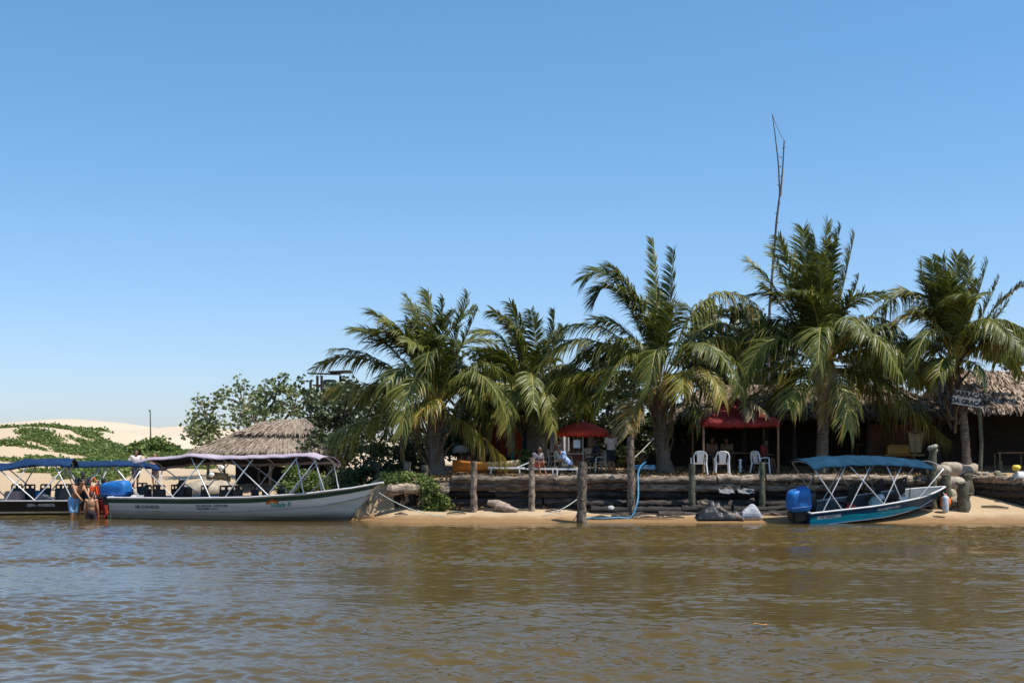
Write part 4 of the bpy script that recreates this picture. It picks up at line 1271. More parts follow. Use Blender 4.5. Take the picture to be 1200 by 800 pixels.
class Hull:
    """local frame: x from the transom (0) to the stem (L), y across, z up"""

    def __init__(s, L, beam, sheer, chine_z, keel_z, rake=0.7, chine_w=0.80, full=2.4, transom=0.9):
        s.L, s.beam, s.sheer, s.chz, s.kz, s.rake, s.cw, s.full, s.tr = L, beam, sheer, chine_z, keel_z, rake, chine_w, full, transom

    def sec(s, t):
        t = min(1.0, max(0.0, t))
        w = s.beam / 2 * (s.tr + (1 - s.tr) * min(1, t / 0.35)) * (1 - max(0, (t - 0.42) / 0.58) ** s.full)
        w = max(w, 0.012)
        wc = w * s.cw * (1 - 0.75 * max(0, (t - 0.45) / 0.55) ** 1.6)
        f = lambda a: float(np.interp(t, [q for q, _ in a], [v for _, v in a]))
        return w, wc, f(s.sheer), f(s.chz), f(s.kz)

    def pt(s, t, v, side, off=0.0):
        """v: 0 keel, 0.3 chine, 1 gunwale"""
        w, wc, zs, zc, zk = s.sec(t)
        v = min(1.0, max(0.0, v))
        if v < 0.3:
            q = v / 0.3
            y, z = wc * q, zk + (zc - zk) * q ** 1.25
        else:
            q = (v - 0.3) / 0.7
            y, z = wc + (w - wc) * (q ** 1.25), zc + (zs - zc) * q
        rk = s.rake * max(0, (t - 0.6) / 0.4) ** 1.4 * max(0, 1 - (z - zk) / max(0.05, zs - zk)) ** 1.2
        return Vector((s.L * t - rk, side * (y + off), z))

    def skin(s, vs, sides=(-1, 1), off=0.0, t0=0.0, t1=1.0, nt=48, mi=0, thick=0.0):
        mb = MB()
        for sd in sides:
            a, b = (t0, t1)
            mb.sheet(lambda u, v: s.pt(a + (b - a) * u, vs[0] + (vs[1] - vs[0]) * v, sd, off), nt, 10, mi, thick * (1 if sd > 0 else -1))
        return mb

    def transom_mb(s, inset=0.0):
        mb = MB()
        vv = [0, .1, .2, .3, .5, .7, 1]
        l_ = [s.pt(0, v, -1) for v in vv]; r2 = [s.pt(0, v, 1) for v in vv]
        ring = l_[::-1] + r2[1:]
        ring2 = [p + Vector((0.05, 0, 0)) for p in ring]
        nn = len(ring)
        mb.add(ring + ring2, [tuple(range(nn)), tuple(range(2 * nn - 1, nn - 1, -1))] + [(i, (i + 1) % nn, nn + (i + 1) % nn, nn + i) for i in range(nn)])
        return mb

    def rail(s, r=0.04, name='gunwale', nt=40):
        mb = MB()
        for sd in (-1, 1):
            mb.tube([s.pt(i / nt, 1, sd) for i in range(nt + 1)], r, 8, flat=0.8)
        mb.tube([s.pt(0, 1, -1), s.pt(0, 1, 1)], r, 8)
        return mb

    def floor(s, z, t1=0.9, nt=24):
        mb = MB()
        def w_at(t):
            w, wc, zs, zc, zk = s.sec(t)
            return max(0.01, wc * 0.98 if z <= zc else wc + (w - wc) * ((z - zc) / max(.01, zs - zc)) ** 1.25 * 0.97)
        mb.sheet(lambda u, v: Vector((s.L * t1 * u + .04, w_at(t1 * u) * (2 * v - 1), z)), nt, 4, thick=0.03)
        return mb


def canopy(root, fn_top, x0, x1, hw, arch, mat, valance=0.12, n=44, tilt=0.0):
    """cloth over the bows; fn_top(u) is the height of the side edge"""
    mb = MB()
    def f(u, v):
        x = x0 + (x1 - x0) * u
        q = 2 * v - 1
        e = abs(q)
        y = hw * (q if e < 0.9 else (0.9 + (e - .9) * 0.55) * math.copysign(1, q))
        z = fn_top(u) + arch * (1 - (min(e, .9) / 0.9) ** 2.2) - (valance * (e - .9) / .1 if e > .9 else 0)
        z -= tilt * (q + 1) / 2
        z += 0.022 * math.sin(u * 31 + q * 2.0) * (0.5 + 0.5 * math.sin(u * 7)) + 0.012 * math.sin(u * 57 + q * 4)
        return Vector((x, y, z))
    mb.sheet(f, n, 22, thick=0.012)
    o = mb.build('canopy', mat, root, world=False)
    mb = MB(); mb.sheet(lambda u, v: f(.004 + .992 * u, .065 + .87 * v) - Vector((0, 0, .022)), n, 16)  # dark sheet added to give the awning a shaded underside
    mb.build('under_shade', UNDER_SHADE, o, world=False)
    return o


def bows(root, H_, frames, fn_top, x0, x1, hw, arch, mat=STEEL, r=0.02, tilt=0.0):
    for fx, tx in frames:
        t = fx / H_.L
        u = min(1, max(0, (tx - x0) / (x1 - x0)))
        zt = fn_top(u) - 0.03
        top = []
        for i in range(9):
            q = -1 + 2 * i / 8
            top.append(Vector((tx, hw * 0.9 * q, zt + arch * (1 - abs(q) ** 2.2) - 0.04 - tilt * (q * .9 + 1) / 2)))
        a, b_ = H_.pt(t, 1, -1), H_.pt(t, 1, 1)
        MB().tube([a] + top[:2], r, 7).build('canopy_pole', mat, root, world=False)
        MB().tube([b_] + top[-2:][::-1], r, 7).build('canopy_pole', mat, root, world=False)
        MB().tube(top[1:-1], r * .9, 6).build('canopy_bow', mat, root, world=False)


def seat(root, x, y, z, rz, mat=BLACK_SEAT, w=0.46, hb=0.62, k=1.0):
    e = empty('seat', (x, y, z), rz=rz)
    e.parent = root
    MB().box((0, 0, 0.38), (0.44, w, 0.07), bev=.02).box((0, 0, .17), (.12, .12, .36)).build('seat_pad', mat, e, world=False)
    # back with two hand holes near its top
    mb = MB()
    rot = (0, -0.2, 0)
    for (cy, cz, sy, sz) in ((0, 0.26, w, 0.44), (0, 0.60, w * .9, 0.055), (-w * .43, .53, .055, .12), (w * .43, .53, .055, .12), (0, .53, .10, .12)):
        mb.box((-0.22 - 0.2 * (cz - .3), cy, 0.40 + cz), (0.04, sy, sz), rot)
    mb.build('backrest', mat, e, world=False)
    e.scale = (1, k, 1.06)
    return e


def outboard(root, x, y, z, cowl, s=1.0, tilt=0.0, label=None):
    """engine hung on the transom at (x, y), powerhead bottom at z"""
    e = empty('outboard_motor', (x, y, z)); e.parent = root
    if label: e['label'] = label
    e.rotation_euler = (0, tilt, 0)
    mb = MB()
    # cowl: lofted rounded box, sloping top
    prof = [(-.02, .78, .84), (.06, .96, .96), (.2, 1.0, 1.0), (.45, .97, .98), (.62, .9, .93), (.70, .74, .80), (.725, .5, .55)]
    vs, fs = [], []
    n = 24
    for (h, a, b_) in prof:
        for j in range(n):
            q = 2 * math.pi * j / n
            cx_, cy_ = math.copysign(abs(math.cos(q)) ** .45, math.cos(q)), math.copysign(abs(math.sin(q)) ** .45, math.sin(q))
            dz = (0.10 * cx_ * (h / .7)) if h > .3 else 0
            vs.append((s * (-.25 + .40 * a * cx_), s * .26 * b_ * cy_, s * (h + dz * 0.5)))
    for i in range(len(prof) - 1):
        for j in range(n):
            fs.append((i * n + j, i * n + (j + 1) % n, (i + 1) * n + (j + 1) % n, (i + 1) * n + j))
    fs += [tuple(range(n))[::-1], tuple((len(prof) - 1) * n + j for j in range(n))]
    mb.add(vs, fs, 0, .5, True)
    ck = mb.build('engine_cowl', cowl, e, world=False)
    mb = MB()
    ring = [Vector((s * (-.25 + .405 * math.copysign(abs(math.cos(q)) ** .45, math.cos(q))), s * .263 * math.copysign(abs(math.sin(q)) ** .45, math.sin(q)), s * .15)) for q in [2 * math.pi * j / 24 for j in range(25)]]
    mb.tube(ring, .012 * s, 5, cap=False)
    mb.tube([Vector((s * -.62, 0, s * .50)), Vector((s * -.45, 0, s * .705)), Vector((s * -.1, 0, s * .76)), Vector((s * .1, 0, s * .66))], .014 * s, 5)
    mb.build('cover_seam', M(cowl.name + '_seam', (.10, .22, .50) if cowl is BLUE_COWL else (.05, .05, .05), .6), ck, world=False)
    mb = MB()
    mb.box((s * -.22, 0, s * -.18), (s * .66, s * .42, s * .36), taper=1.1, bev=.05 * s)
    mb.box((s * -.22, 0, s * -.62), (s * .40, s * .18, s * .75), bev=.03 * s)
    mb.box((s * -.25, 0, s * -.82), (s * .55, s * .24, s * .03))
    mb.lathe((s * -.45, 0, s * -1.02), [(.02, 0), (.07 * s, .08 * s), (.08 * s, .3 * s), (.03 * s, .5 * s)], 10, rot=(0, R(90), 0))
    mb.build('engine_leg', LEG_BLK, e, world=False)
    mb = MB()
    mb.box((s * .04, 0, s * -.2), (s * .16, s * .30, s * .38)).box((s * .1, s * .12, s * -.02), (s * .25, s * .04, s * .05))
    mb.build('clamp_bracket', LEG_BLK, e, world=False)
    mb = MB()
    for k in range(3):
        q = k * 2.094
        mb.box((s * -.52, .1 * math.cos(q) * s, s * -1.02 + .1 * math.sin(q) * s), (.03, .16 * s, .07 * s), (q, 0.5, 0))
    mb.build('propeller', LEG_BLK, e, world=False)
    return e


def boat(name, label, stern, bow, z, cat='boat', pitch=0.0, heel=0.0, group='awning boats at the shore'):
    a, b_ = P(stern[0], 540, stern[1]), P(bow[0], 540, bow[1])
    rz = math.atan2(b_.y - a.y, b_.x - a.x)
    L = math.hypot(b_.x - a.x, b_.y - a.y)
    e = empty(name, (a.x, a.y, z), label, cat, group)
    e.rotation_euler = (heel, -pitch, rz)
    return e, L


# ---- white boat
wb, L = boat('passenger_boat', 'long white passenger boat with green stripe and lilac awning', (143, 49.0), (449, 46.2), 0.0)
HW = Hull(L, 2.15, [(0, .80), (.3, .80), (.55, .86), (.75, 1.0), (.9, 1.2), (1, 1.40)], [(0, .02), (.5, .02), (.8, .22), (1, .75)], [(0, -.25), (.7, -.25), (.9, -.12), (.97, .05), (1, 1.0)], rake=0.95, chine_w=.84)
HW.skin((0, .56)).build('hull_bottom', HULL_G, wb, world=False)
HW.skin((.56, 1.0)).build('hull_side', HULL_W, wb, world=False)
HW.transom_mb().build('transom', HULL_W, wb, world=False)
HW.skin((.82, .955), off=.006).build('green_stripe', GREEN_ST, wb, world=False)
mb = HW.skin((.30, 1.0), off=-.05, t1=.97); mb.build('inner_hull', RAIL_W, wb, world=False)
mb = MB()
for sd in (-1, 1):
    mb.tube([HW.pt(i / 40, .57, sd, .012) for i in range(41)], .018, 6)
mb.build('rubbing_strake', M('worn_strake', (.36, .33, .31), .7, .4, 5), wb, world=False)
HW.rail(.045).build('gunwale', RAIL_W, wb, world=False)
HW.floor(.16).build('floor', INSIDE_D, wb, world=False)
mb = MB()
mb.sheet(lambda u, v: HW.pt(.80 + .195 * u, .99, -1).lerp(HW.pt(.80 + .195 * u, .99, 1), v) + Vector((0, 0, .05 * math.sin(math.pi * v))), 12, 6, thick=.03)
mb.build('foredeck', RAIL_W, wb, world=False)


def side_map(H_, x0, zoff_v, side=-1, off=.012, lift=0.0):
    """letters laid along the near side: u metres along from x0, v metres up from the height fraction zoff_v"""
    def f(u, v):
        t = (x0 + u) / H_.L
        w, wc, zs, zc, zk = H_.sec(t)
        vv = zoff_v + 0.7 * v / max(.05, (zs - zc))
        return H_.pt(t, vv, side, off)
    return f


INK2 = M('navy_letter_paint', (0.02, 0.04, 0.07), 0.6)
TEAL = M('teal_letter_paint', (0.01, 0.28, 0.26), 0.5)
text_mesh('NE 1210142155', 0.155, INK2, 'lettering', wb, side_map(HW, 1.65, .70), bold=.004)
text_mesh('LES LENÇOIS - AVENTURA', 0.11, INK2, 'lettering', wb, side_map(HW, 4.35, .745), bold=.002)
text_mesh('TEM BOMPEL 21.27.0', 0.095, INK2, 'lettering', wb, side_map(HW, 4.15, .65), bold=.002)
text_mesh('Vidale II', 0.24, TEAL, 'lettering', wb, side_map(HW, 7.0, .70), bold=.006, shear=.25)
f = side_map(HW, 6.72, .73, off=.010)
for (r0, r1, cc, nm) in ((.22, .165, (.42, .05, .01), 'rust'), (.162, .12, (.60, .20, .02), 'orange'), (.117, .085, (.62, .42, .08), 'gold')):
    mb = MB()
    a = [(r0 * 1.15 * math.cos(q), r0 * .8 * math.sin(q)) for q in [R(8 + 8.2 * i) for i in range(21)]]
    b_ = [(r1 * 1.15 * math.cos(q), r1 * .8 * math.sin(q)) for q in [R(8 + 8.2 * i) for i in range(21)]]
    mb.add([f(*p) for p in a] + [f(*p) for p in b_], [(i, i + 1, 22 + i, 21 + i) for i in range(20)])
    mb.build('painted_arc', M(nm + '_arc_paint', cc, .5), wb, world=False)

LILAC = M('lilac_canvas', (0.39, 0.315, 0.375), 0.9, 0.2, 2.0, bump=.03, bscale=2.5, spec=.08)
UNDER_SHADE = M('awning_under_shade', (.018, .016, .020), .9)  # near-black colour standing in for shade beneath the awnings
cx0, cx1, chw = 1.05, 8.62, 1.0
ftop = lambda u: float(np.interp(u, [0, .1, .28, .36, .46, .6, .8, .93, 1], [2.17, 2.26, 2.38, 2.40, 2.31, 2.33, 2.38, 2.42, 2.30]))
canopy(wb, ftop, cx0, cx1, chw + .04, .17, LILAC, .08, tilt=.26)
px2x = lambda px: (px - 134) / 315.0 * L
bows(wb, HW, [(px2x(a), px2x(b_)) for a, b_ in ((218, 172), (214, 253), (262, 236), (330, 284), (279, 310), (328, 362), (368, 360), (390, 381), (352, 384))], ftop, cx0, cx1, chw, .17, r=.023, tilt=.26)
for (px, y, rz, cols) in [(168, -.1, 2.2, 0), (177, .1, 2.0, 0), (190, -.35, 1.75, 0), (197, .4, 1.7, 0), (243, -.5, 2.4, 0), (270, -.45, 2.2, 0), (279, .1, 1.9, 0), (286, -.5, 1.9, 0), (300, .0, 1.9, 0), (318, -.4, 2.0, 0), (327, .2, 2.1, 0)]:
    seat(wb, px2x(px), y, .19, rz, k=1.1 if px in (190, 270, 283) else .62)
e = empty('console', (px2x(208), .25, .19)); e.parent = wb
MB().box((0, 0, .5), (.35, .6, 1.0), (0, .12, 0), bev=.06).build('console_box', BLACK_SEAT, e, world=False)
MB().box((-.12, 0, 1.1), (.03, .5, .36), (0, .35, 0)).build('windscreen', M('smoked_acrylic', (.03, .05, .07), .08, .1, 3), e, world=False)
MB().tube([(-.3 + .0, .2 * math.cos(q), .9 + .2 * math.sin(q)) for q in [i * .4488 for i in range(15)]], .018, 6, cap=False).tube([(-.3, -.2, .9), (-.3, .2, .9)], .014, 5).tube([(-.3, 0, .9), (-.1, 0, .85)], .02, 6).build('steering_wheel', BLACK_SEAT, e, world=False)
ob_ = outboard(wb, .26, -.25, .80, BLUE_COWL, 1.15)
ob_.scale = (1.25, 1.15, .72)
# loose cargo on board
def on_boat(root, lx, ly, lz):
    return root.matrix_basis @ Vector((lx, ly, lz))
q = on_boat(wb, px2x(256), -.3, .20)
mb = MB(); mb.box(q + Vector((0, 0, .34)), (.5, .4, .66), (0, 0, .2), bev=.04, taper=.8)
tag(mb.build('white_hamper', M('white_tub', (.66, .66, .68), .5, .08, 4), loc=q), 'white tapered box standing among the seats of the white boat', 'box')
q = on_boat(wb, px2x(257), .5, .20)
mb = MB(); mb.box(q + Vector((0, 0, .36)), (.55, .42, .72), (0, 0, -.1), bev=.03)
tag(mb.build('orange_crate', M('orange_crate_paint', (.42, .14, .03), .6, .4, 5), loc=q), 'orange and grey box behind the white hamper in the white boat', 'box')

# ---- blue boat at right
bb, L2 = boat('motorboat', 'small blue motorboat with teal band and blue awning nosed onto the sand', (937, 45.1), (1108, 46.9), 0.0, pitch=R(5.6), heel=R(9))
HB = Hull(L2, 1.75, [(0, .50), (.4, .50), (.75, .56), (1, .66)], [(0, .02), (.5, .02), (.8, .10), (1, .34)], [(0, -.14), (.7, -.14), (.9, -.05), (1, .30)], rake=.45, chine_w=.85, full=2.8, transom=.88)
NAVY = M('navy_hull_paint', (0.008, 0.062, 0.14), 0.45, 0.3, 3, spec=.15, stretch=(.5, 1, 3), detail=8)
TEALB = M('teal_band_paint', (0.012, 0.36, 0.48), 0.45, 0.3, 3, spec=.15, stretch=(.5, 1, 3), detail=8)
HB.skin((0, .30)).build('hull_bottom', M('dark_hull_bottom', (0.012, 0.035, 0.07), .4, .2, 3), bb, world=False)
HB.skin((.30, 1)).build('hull_side', NAVY, bb, world=False)
mb = MB()
for sd in (-1, 1):
    top = lambda u: .72 - .13 * u + .022 * math.sin(u * 23) - .22 * max(0, u - .75) / .25
    mb.sheet(lambda u, v: HB.pt(.0 + .80 * u, .31 + (top(u) - .31) * v, sd, .006), 50, 6)
mb.build('teal_band', TEALB, bb, world=False)
mb = MB()
for sd in (-1, 1):
    mb.tube([HB.pt(i / 40 * .93, .31, sd, .012) for i in range(41)], .020, 6)
mb.build('spray_rail', RAIL_W, bb, world=False)
HB.transom_mb().build('transom', NAVY, bb, world=False)
HB.skin((.30, 1.0), off=-.045, t1=.97).build('inner_hull', M('grey_green_inside', (.10, .125, .13), .6, .25, 4), bb, world=False)
HB.rail(.04).build('gunwale', RAIL_W, bb, world=False)
HB.floor(.10).build('floor', INSIDE_D, bb, world=False)
WHITE_LT = M('white_letter_paint', (.66, .67, .67), .6)
f = side_map(HB, .72, .70, off=.011)
mb = MB(); mb.sheet(lambda u, v: f(-.46 + .92 * u, -.055 + .11 * v), 10, 1); mb.build('number_plate', WHITE_LT, bb, world=False)
text_mesh('NE 120402817', 0.105, INK2, 'lettering', bb, side_map(HB, .72, .70, off=.016), bold=.003)
text_mesh('AS LANÇOU LTDA', 0.115, WHITE_LT, 'lettering', bb, side_map(HB, 3.1, .76, off=.011), bold=.004)
text_mesh('Nova Esperança', 0.13, M('pale_teal_paint', (.12, .42, .47), .6), 'lettering', bb, side_map(HB, 3.2, .56, off=.011), shear=.3)
BLUE_CV = M('blue_canvas', (0.011, 0.044, 0.082), 0.9, 0.35, 2.0, bump=.03, bscale=2.5, spec=.08)
fb = lambda u: float(np.interp(u, [0, .15, .35, .55, .75, 1], [2.10, 2.11, 2.06, 1.97, 1.83, 1.58]))
bx0_, bx1_ = .05, 5.02
canopy(bb, fb, bx0_, bx1_, .86, .14, BLUE_CV, .06)
p2b = lambda px: (px - 948) / 162.0 * L2
bows(bb, HB, [(p2b(a), p2b(b_)) for a, b_ in ((1025, 990), (987, 1012), (1024, 1046), (1066, 1093), (960, 985), (980, 952), (1045, 1030))], fb, bx0_, bx1_, .82, .14, r=.021)
outboard(bb, .02, -.36, .56, BLUE_COWL, 1.06, label='outboard under a bright blue cover')
outboard(bb, .62, .25, .36, LEG_BLK, .95, label='black outboard beside the blue covered one')
for (px, y, rz) in [(1000, .1, 2.0), (1048, .0, 2.3), (1058, .2, 1.8), (1034, .35, 2.1)]:
    seat(bb, p2b(px), y, .11, rz)
for (px, y, w_, nm, mt, lab) in [(996, -.45, .34, 'red_fuel_can', M('red_can', (.5, .03, .02), .45), 'red topped fuel can in the stern of the blue boat'),
                                 (1024, -.4, .36, 'teal_bag', M('pale_teal_bag', (.33, .43, .42), .7, .3, 6, bump=.03), 'crumpled pale teal bag in the middle of the blue boat'),
                                 (1032, -.25, .26, 'white_helmet', WHITE_PL, 'white rounded helmet on the blue boat seat'),
                                 (1057, -.3, .28, 'white_jug', WHITE_PL, 'white jug with dark base near the blue boat bow')]:
    q = on_boat(bb, p2b(px), y, .12)
    mb = MB()
    if nm == 'teal_bag': mb.ball(q + Vector((0, 0, .3)), (.26, .2, .3), 12, jit=.08)
    elif nm == 'white_helmet': mb.lathe(q + Vector((0, 0, .42)), [(.05, -.42), (.05, 0), (.15, 0), (.16, .08), (.12, .17), (.03, .21)], 14)
    else:
        mb.box(q + Vector((0, 0, .2)), (w_, .25, .4), bev=.04); mb.lathe(q + Vector((.05, 0, .4)), [(.04, 0), (.04, .06)], 8); mb.tube([q + Vector((-.12, 0, .4)), q + Vector((-.1, 0, .47)), q + Vector((0, 0, .47))], .018, 6)
    tag(mb.build(nm, mt, loc=q), lab, 'cargo')
# fender and float at its bow
q = on_boat(bb, p2b(1096), -.66, .52)
mb = MB(); mb.lathe(q - Vector((0, .12, .62)), [(.02, 0), (.10, .04), (.115, .1), (.115, .5), (.10, .58), (.03, .62)], 16); mb.tube([q - Vector((0, .12, .02)), q + Vector((.0, .1, .10))], .012, 5)
tag(mb.build('boat_fender', M('grey_white_fender', (.55, .57, .58), .5, .1, 6), loc=q), 'white cylinder fender hanging from the bow of the blue boat', 'fender')
q = P(1108, 588, 46.6)
mb = MB(); mb.ball(q, (.20, .20, .23), 16); mb.lathe(q + Vector((0, 0, .2)), [(.05, 0), (.05, .08), (.02, .1)], 8)
tag(mb.build('orange_buoy', M('orange_buoy_plastic', (.75, .16, .02), .45), loc=q), 'round orange buoy hanging behind the bow of the blue boat', 'buoy')

# ---- dark boat at the left edge
db, L3 = boat('passenger_boat', 'low black hulled boat with navy awning cut off by the left photo edge', (141, 52.6), (-170, 50.9), 0.0)
HD = Hull(L3, 2.0, [(0, .56), (.5, .58), (.8, .8), (1, 1.1)], [(0, .02), (.6, .02), (1, .6)], [(0, -.25), (.8, -.25), (1, .8)], rake=.9, chine_w=.86)
BLK = M('black_hull_paint', (0.012, 0.012, 0.014), .35, .3, 3)
HD.skin((0, 1)).build('hull', BLK, db, world=False)
mb = MB()
for sd in (-1, 1): mb.sheet(lambda u, v: HD.pt(.02 + .95 * u, .38 + .08 * v, sd, .006), 40, 2)
mb.build('cream_stripe', M('cream_stripe_paint', (.58, .40, .24), .5), db, world=False)
HD.transom_mb().build('transom', BLK, db, world=False)
HD.skin((.30, 1.0), off=-.05, t1=.97).build('inner_hull', INSIDE_D, db, world=False)
HD.rail(.035).build('gunwale', STEEL, db, world=False)
HD.floor(.10).build('floor', INSIDE_D, db, world=False)
p2d = lambda px: (131 - px) / 301.0 * L3
fm = side_map(HD, p2d(44), .78, side=1)
text_mesh('GEN - PASSEIOS', 0.15, WHITE_LT, 'lettering', db, lambda u, v: fm(-u, v), bold=.003)
NAVY_CV = M('navy_canvas', (0.013, 0.036, 0.092), .9, .3, 2, bump=.03, bscale=2.5, spec=.08)
fd = lambda u: float(np.interp(u, [0, .25, .5, .75, 1], [2.02, 2.05, 1.62, 2.0, 1.7]))
dx0, dx1 = p2d(78), p2d(-150)
fd = lambda u: float(np.interp(u, [0, .12, .24, .34, .5, .75, 1], [2.02, 2.06, 2.02, 1.86, 1.9, 2.0, 1.7]))
canopy(db, fd, dx0, dx1, 1.0, .22, NAVY_CV, .08)
bows(db, HD, [(p2d(a), p2d(b_)) for a, b_ in ((80, 60), (38, -2), (36, 72), (4, 28), (-5, -40), (-50, -45))], fd, dx0, dx1, .96, .22, r=.025)
for (px, y, rz) in [(60, .3, 1.3), (66, -.3, 1.2), (72, .1, 1.5), (40, -.3, 1.4), (24, .2, 1.3), (8, -.2, 1.5)]:
    seat(db, p2d(px), y, .13, rz)
q = on_boat(db, p2d(47), .55, .13)
mb = MB(); mb.box(q + Vector((0, 0, .35)), (.75, .12, .7), (.25, .35, -.1), bev=.05)
for k in range(3): mb.box(q + Vector((-.02 + .1 * k, -.08, .25 + .12 * k)), (.55, .05, .05), (.25, -.35, -.1))
tag(mb.build('folded_deckchair', M('black_white_webbing', (.55, .55, .56), .7, col2=(.02, .02, .02), scale=3, stretch=(1, 1, 6)), loc=q), 'folded black and white deckchair leaning in the black hulled boat', 'deckchair')
q = on_boat(db, p2d(34), -.2, .13)
mb = MB(); mb.ball(q + Vector((0, 0, .55)), (.35, .22, .3), 12, jit=.08); mb.ball(q + Vector((-.2, 0, .3)), (.4, .25, .3), 12, jit=.08)
tag(mb.build('blue_bag', M('blue_bag_cloth', (.03, .20, .42), .7, .4, 5, bump=.03), loc=q), 'bright blue bag heaped among the seats of the black hulled boat', 'bag')
q = on_boat(db, p2d(10), .2, .13)
mb = MB(); mb.box(q + Vector((0, 0, .42)), (.7, .5, .8), bev=.05)
tag(mb.build('pink_cooler', M('faded_pink_box', (.50, .30, .26), .7, .2, 4), loc=q), 'faded pinkish box in the black hulled boat at the left edge', 'box')

# ---- second navy awning, behind the people
nb_, L4 = boat('passenger_boat', 'boat with navy awning tucked behind the white boat stern and the waders', (196, 55.6), (62, 53.9), 0.0)
HN = Hull(L4, 1.8, [(0, .58), (.5, .58), (.8, .72), (1, .95)], [(0, .02), (.6, .02), (1, .5)], [(0, -.2), (.8, -.2), (1, .7)], rake=.7, chine_w=.86)
HN.skin((0, 1)).build('hull', M('dark_blue_hull', (.02, .03, .05), .4, .2, 3), nb_, world=False)
HN.transom_mb().build('transom', BLK, nb_, world=False)
HN.skin((.30, 1.0), off=-.05, t1=.97).build('inner_hull', INSIDE_D, nb_, world=False)
HN.rail(.035).build('gunwale', STEEL, nb_, world=False)
HN.floor(.10).build('floor', INSIDE_D, nb_, world=False)
fn_ = lambda u: float(np.interp(u, [0, .1, .25, .45, .65, .85, 1], [1.86, 1.88, 2.02, 2.04, 2.02, 2.0, 2.0]))
p2n = lambda px: (196 - px) / 134.0 * L4
canopy(nb_, fn_, p2n(193), p2n(72), .92, .14, NAVY_CV, .12)
bows(nb_, HN, [(p2n(a), p2n(b_)) for a, b_ in ((162, 131), (140, 165), (108, 125), (90, 118), (96, 78), (180, 188))], fn_, p2n(193), p2n(72), .88, .14, r=.027)
for (px, y, rz) in [(165, .2, 1.4), (150, -.2, 1.6), (120, .2, 1.5)]:
    seat(nb_, p2n(px), y, .13, rz)
# ------------------------------------------------------------------ people
def tcap(bm, a, b, ra, rb, n=10):
    """closed tapered capsule between two joints"""
    a, b = Vector(a), Vector(b)
    d = b - a
    if d.length < 1e-5: d = Vector((0, 0, 1e-3))
    t = d.normalized()
    ref = Vector((0, 0, 1)) if abs(t.z) < .9 else Vector((1, 0, 0))
    u = t.cross(ref).normalized(); w_ = t.cross(u)
    rings = []
    for q in (-80, -50, -20, 0):
        rings.append((a + t * ra * math.sin(R(q)), ra * math.cos(R(q))))
    for q in (0, 20, 50, 80):
        rings.append((b + t * rb * math.sin(R(q)), rb * math.cos(R(q))))
    vs = []
    for c, r in rings:
        vs.append([bm.verts.new(c + u * (r * math.cos(6.2832 * j / n)) + w_ * (r * math.sin(6.2832 * j / n))) for j in range(n)])
    for i in range(len(rings) - 1):
        for j in range(n):
            bm.faces.new((vs[i][j], vs[i + 1][j], vs[i + 1][(j + 1) % n], vs[i][(j + 1) % n]))
    bm.faces.new(vs[0]); bm.faces.new(vs[-1][::-1])


def ell(bm, c, r, rot=None, n=14):
    res = bmesh.ops.create_uvsphere(bm, u_segments=n, v_segments=10, radius=1)
    mt = rot or Matrix.Identity(3)
    for v in res['verts']:
        v.co = Vector(c) + mt @ Vector((v.co.x * r[0], v.co.y * r[1], v.co.z * r[2]))


def fuse(bm, name, voxel, mat, parent, smooth_it=2):
    """one continuous skin from overlapping closed shapes"""
    bmesh.ops.recalc_face_normals(bm, faces=bm.faces[:])
    me = bpy.data.meshes.new(name); bm.to_mesh(me); bm.free()
    ob = bpy.data.objects.new(name, me); COL.objects.link(ob)
    md = ob.modifiers.new('r', 'REMESH'); md.mode = 'VOXEL'; md.voxel_size = voxel; md.use_smooth_shade = True
    ms = ob.modifiers.new('s', 'SMOOTH'); ms.factor = .5; ms.iterations = smooth_it
    dg = bpy.context.evaluated_depsgraph_get(); dg.update()
    m2 = bpy.data.meshes.new_from_object(ob.evaluated_get(dg))
    ob.modifiers.clear(); ob.data = m2; bpy.data.meshes.remove(me)
    m2.name = name
    m2.materials.clear(); m2.materials.append(mat)
    ob.parent = parent
    return ob


SKIN = {k: M('skin_' + k, c, .5, .12, 8) for k, c in dict(tan=(.42, .20, .10), brown=(.22, .10, .055), dark=(.10, .05, .03)).items()}
HAIR = M('dark_hair', (.012, .009, .008), .55, .3, 30)
EYE = M('eye_dark', (.02, .015, .012), .2)


def lerp(a, b, t): return Vector(a).lerp(Vector(b), t)


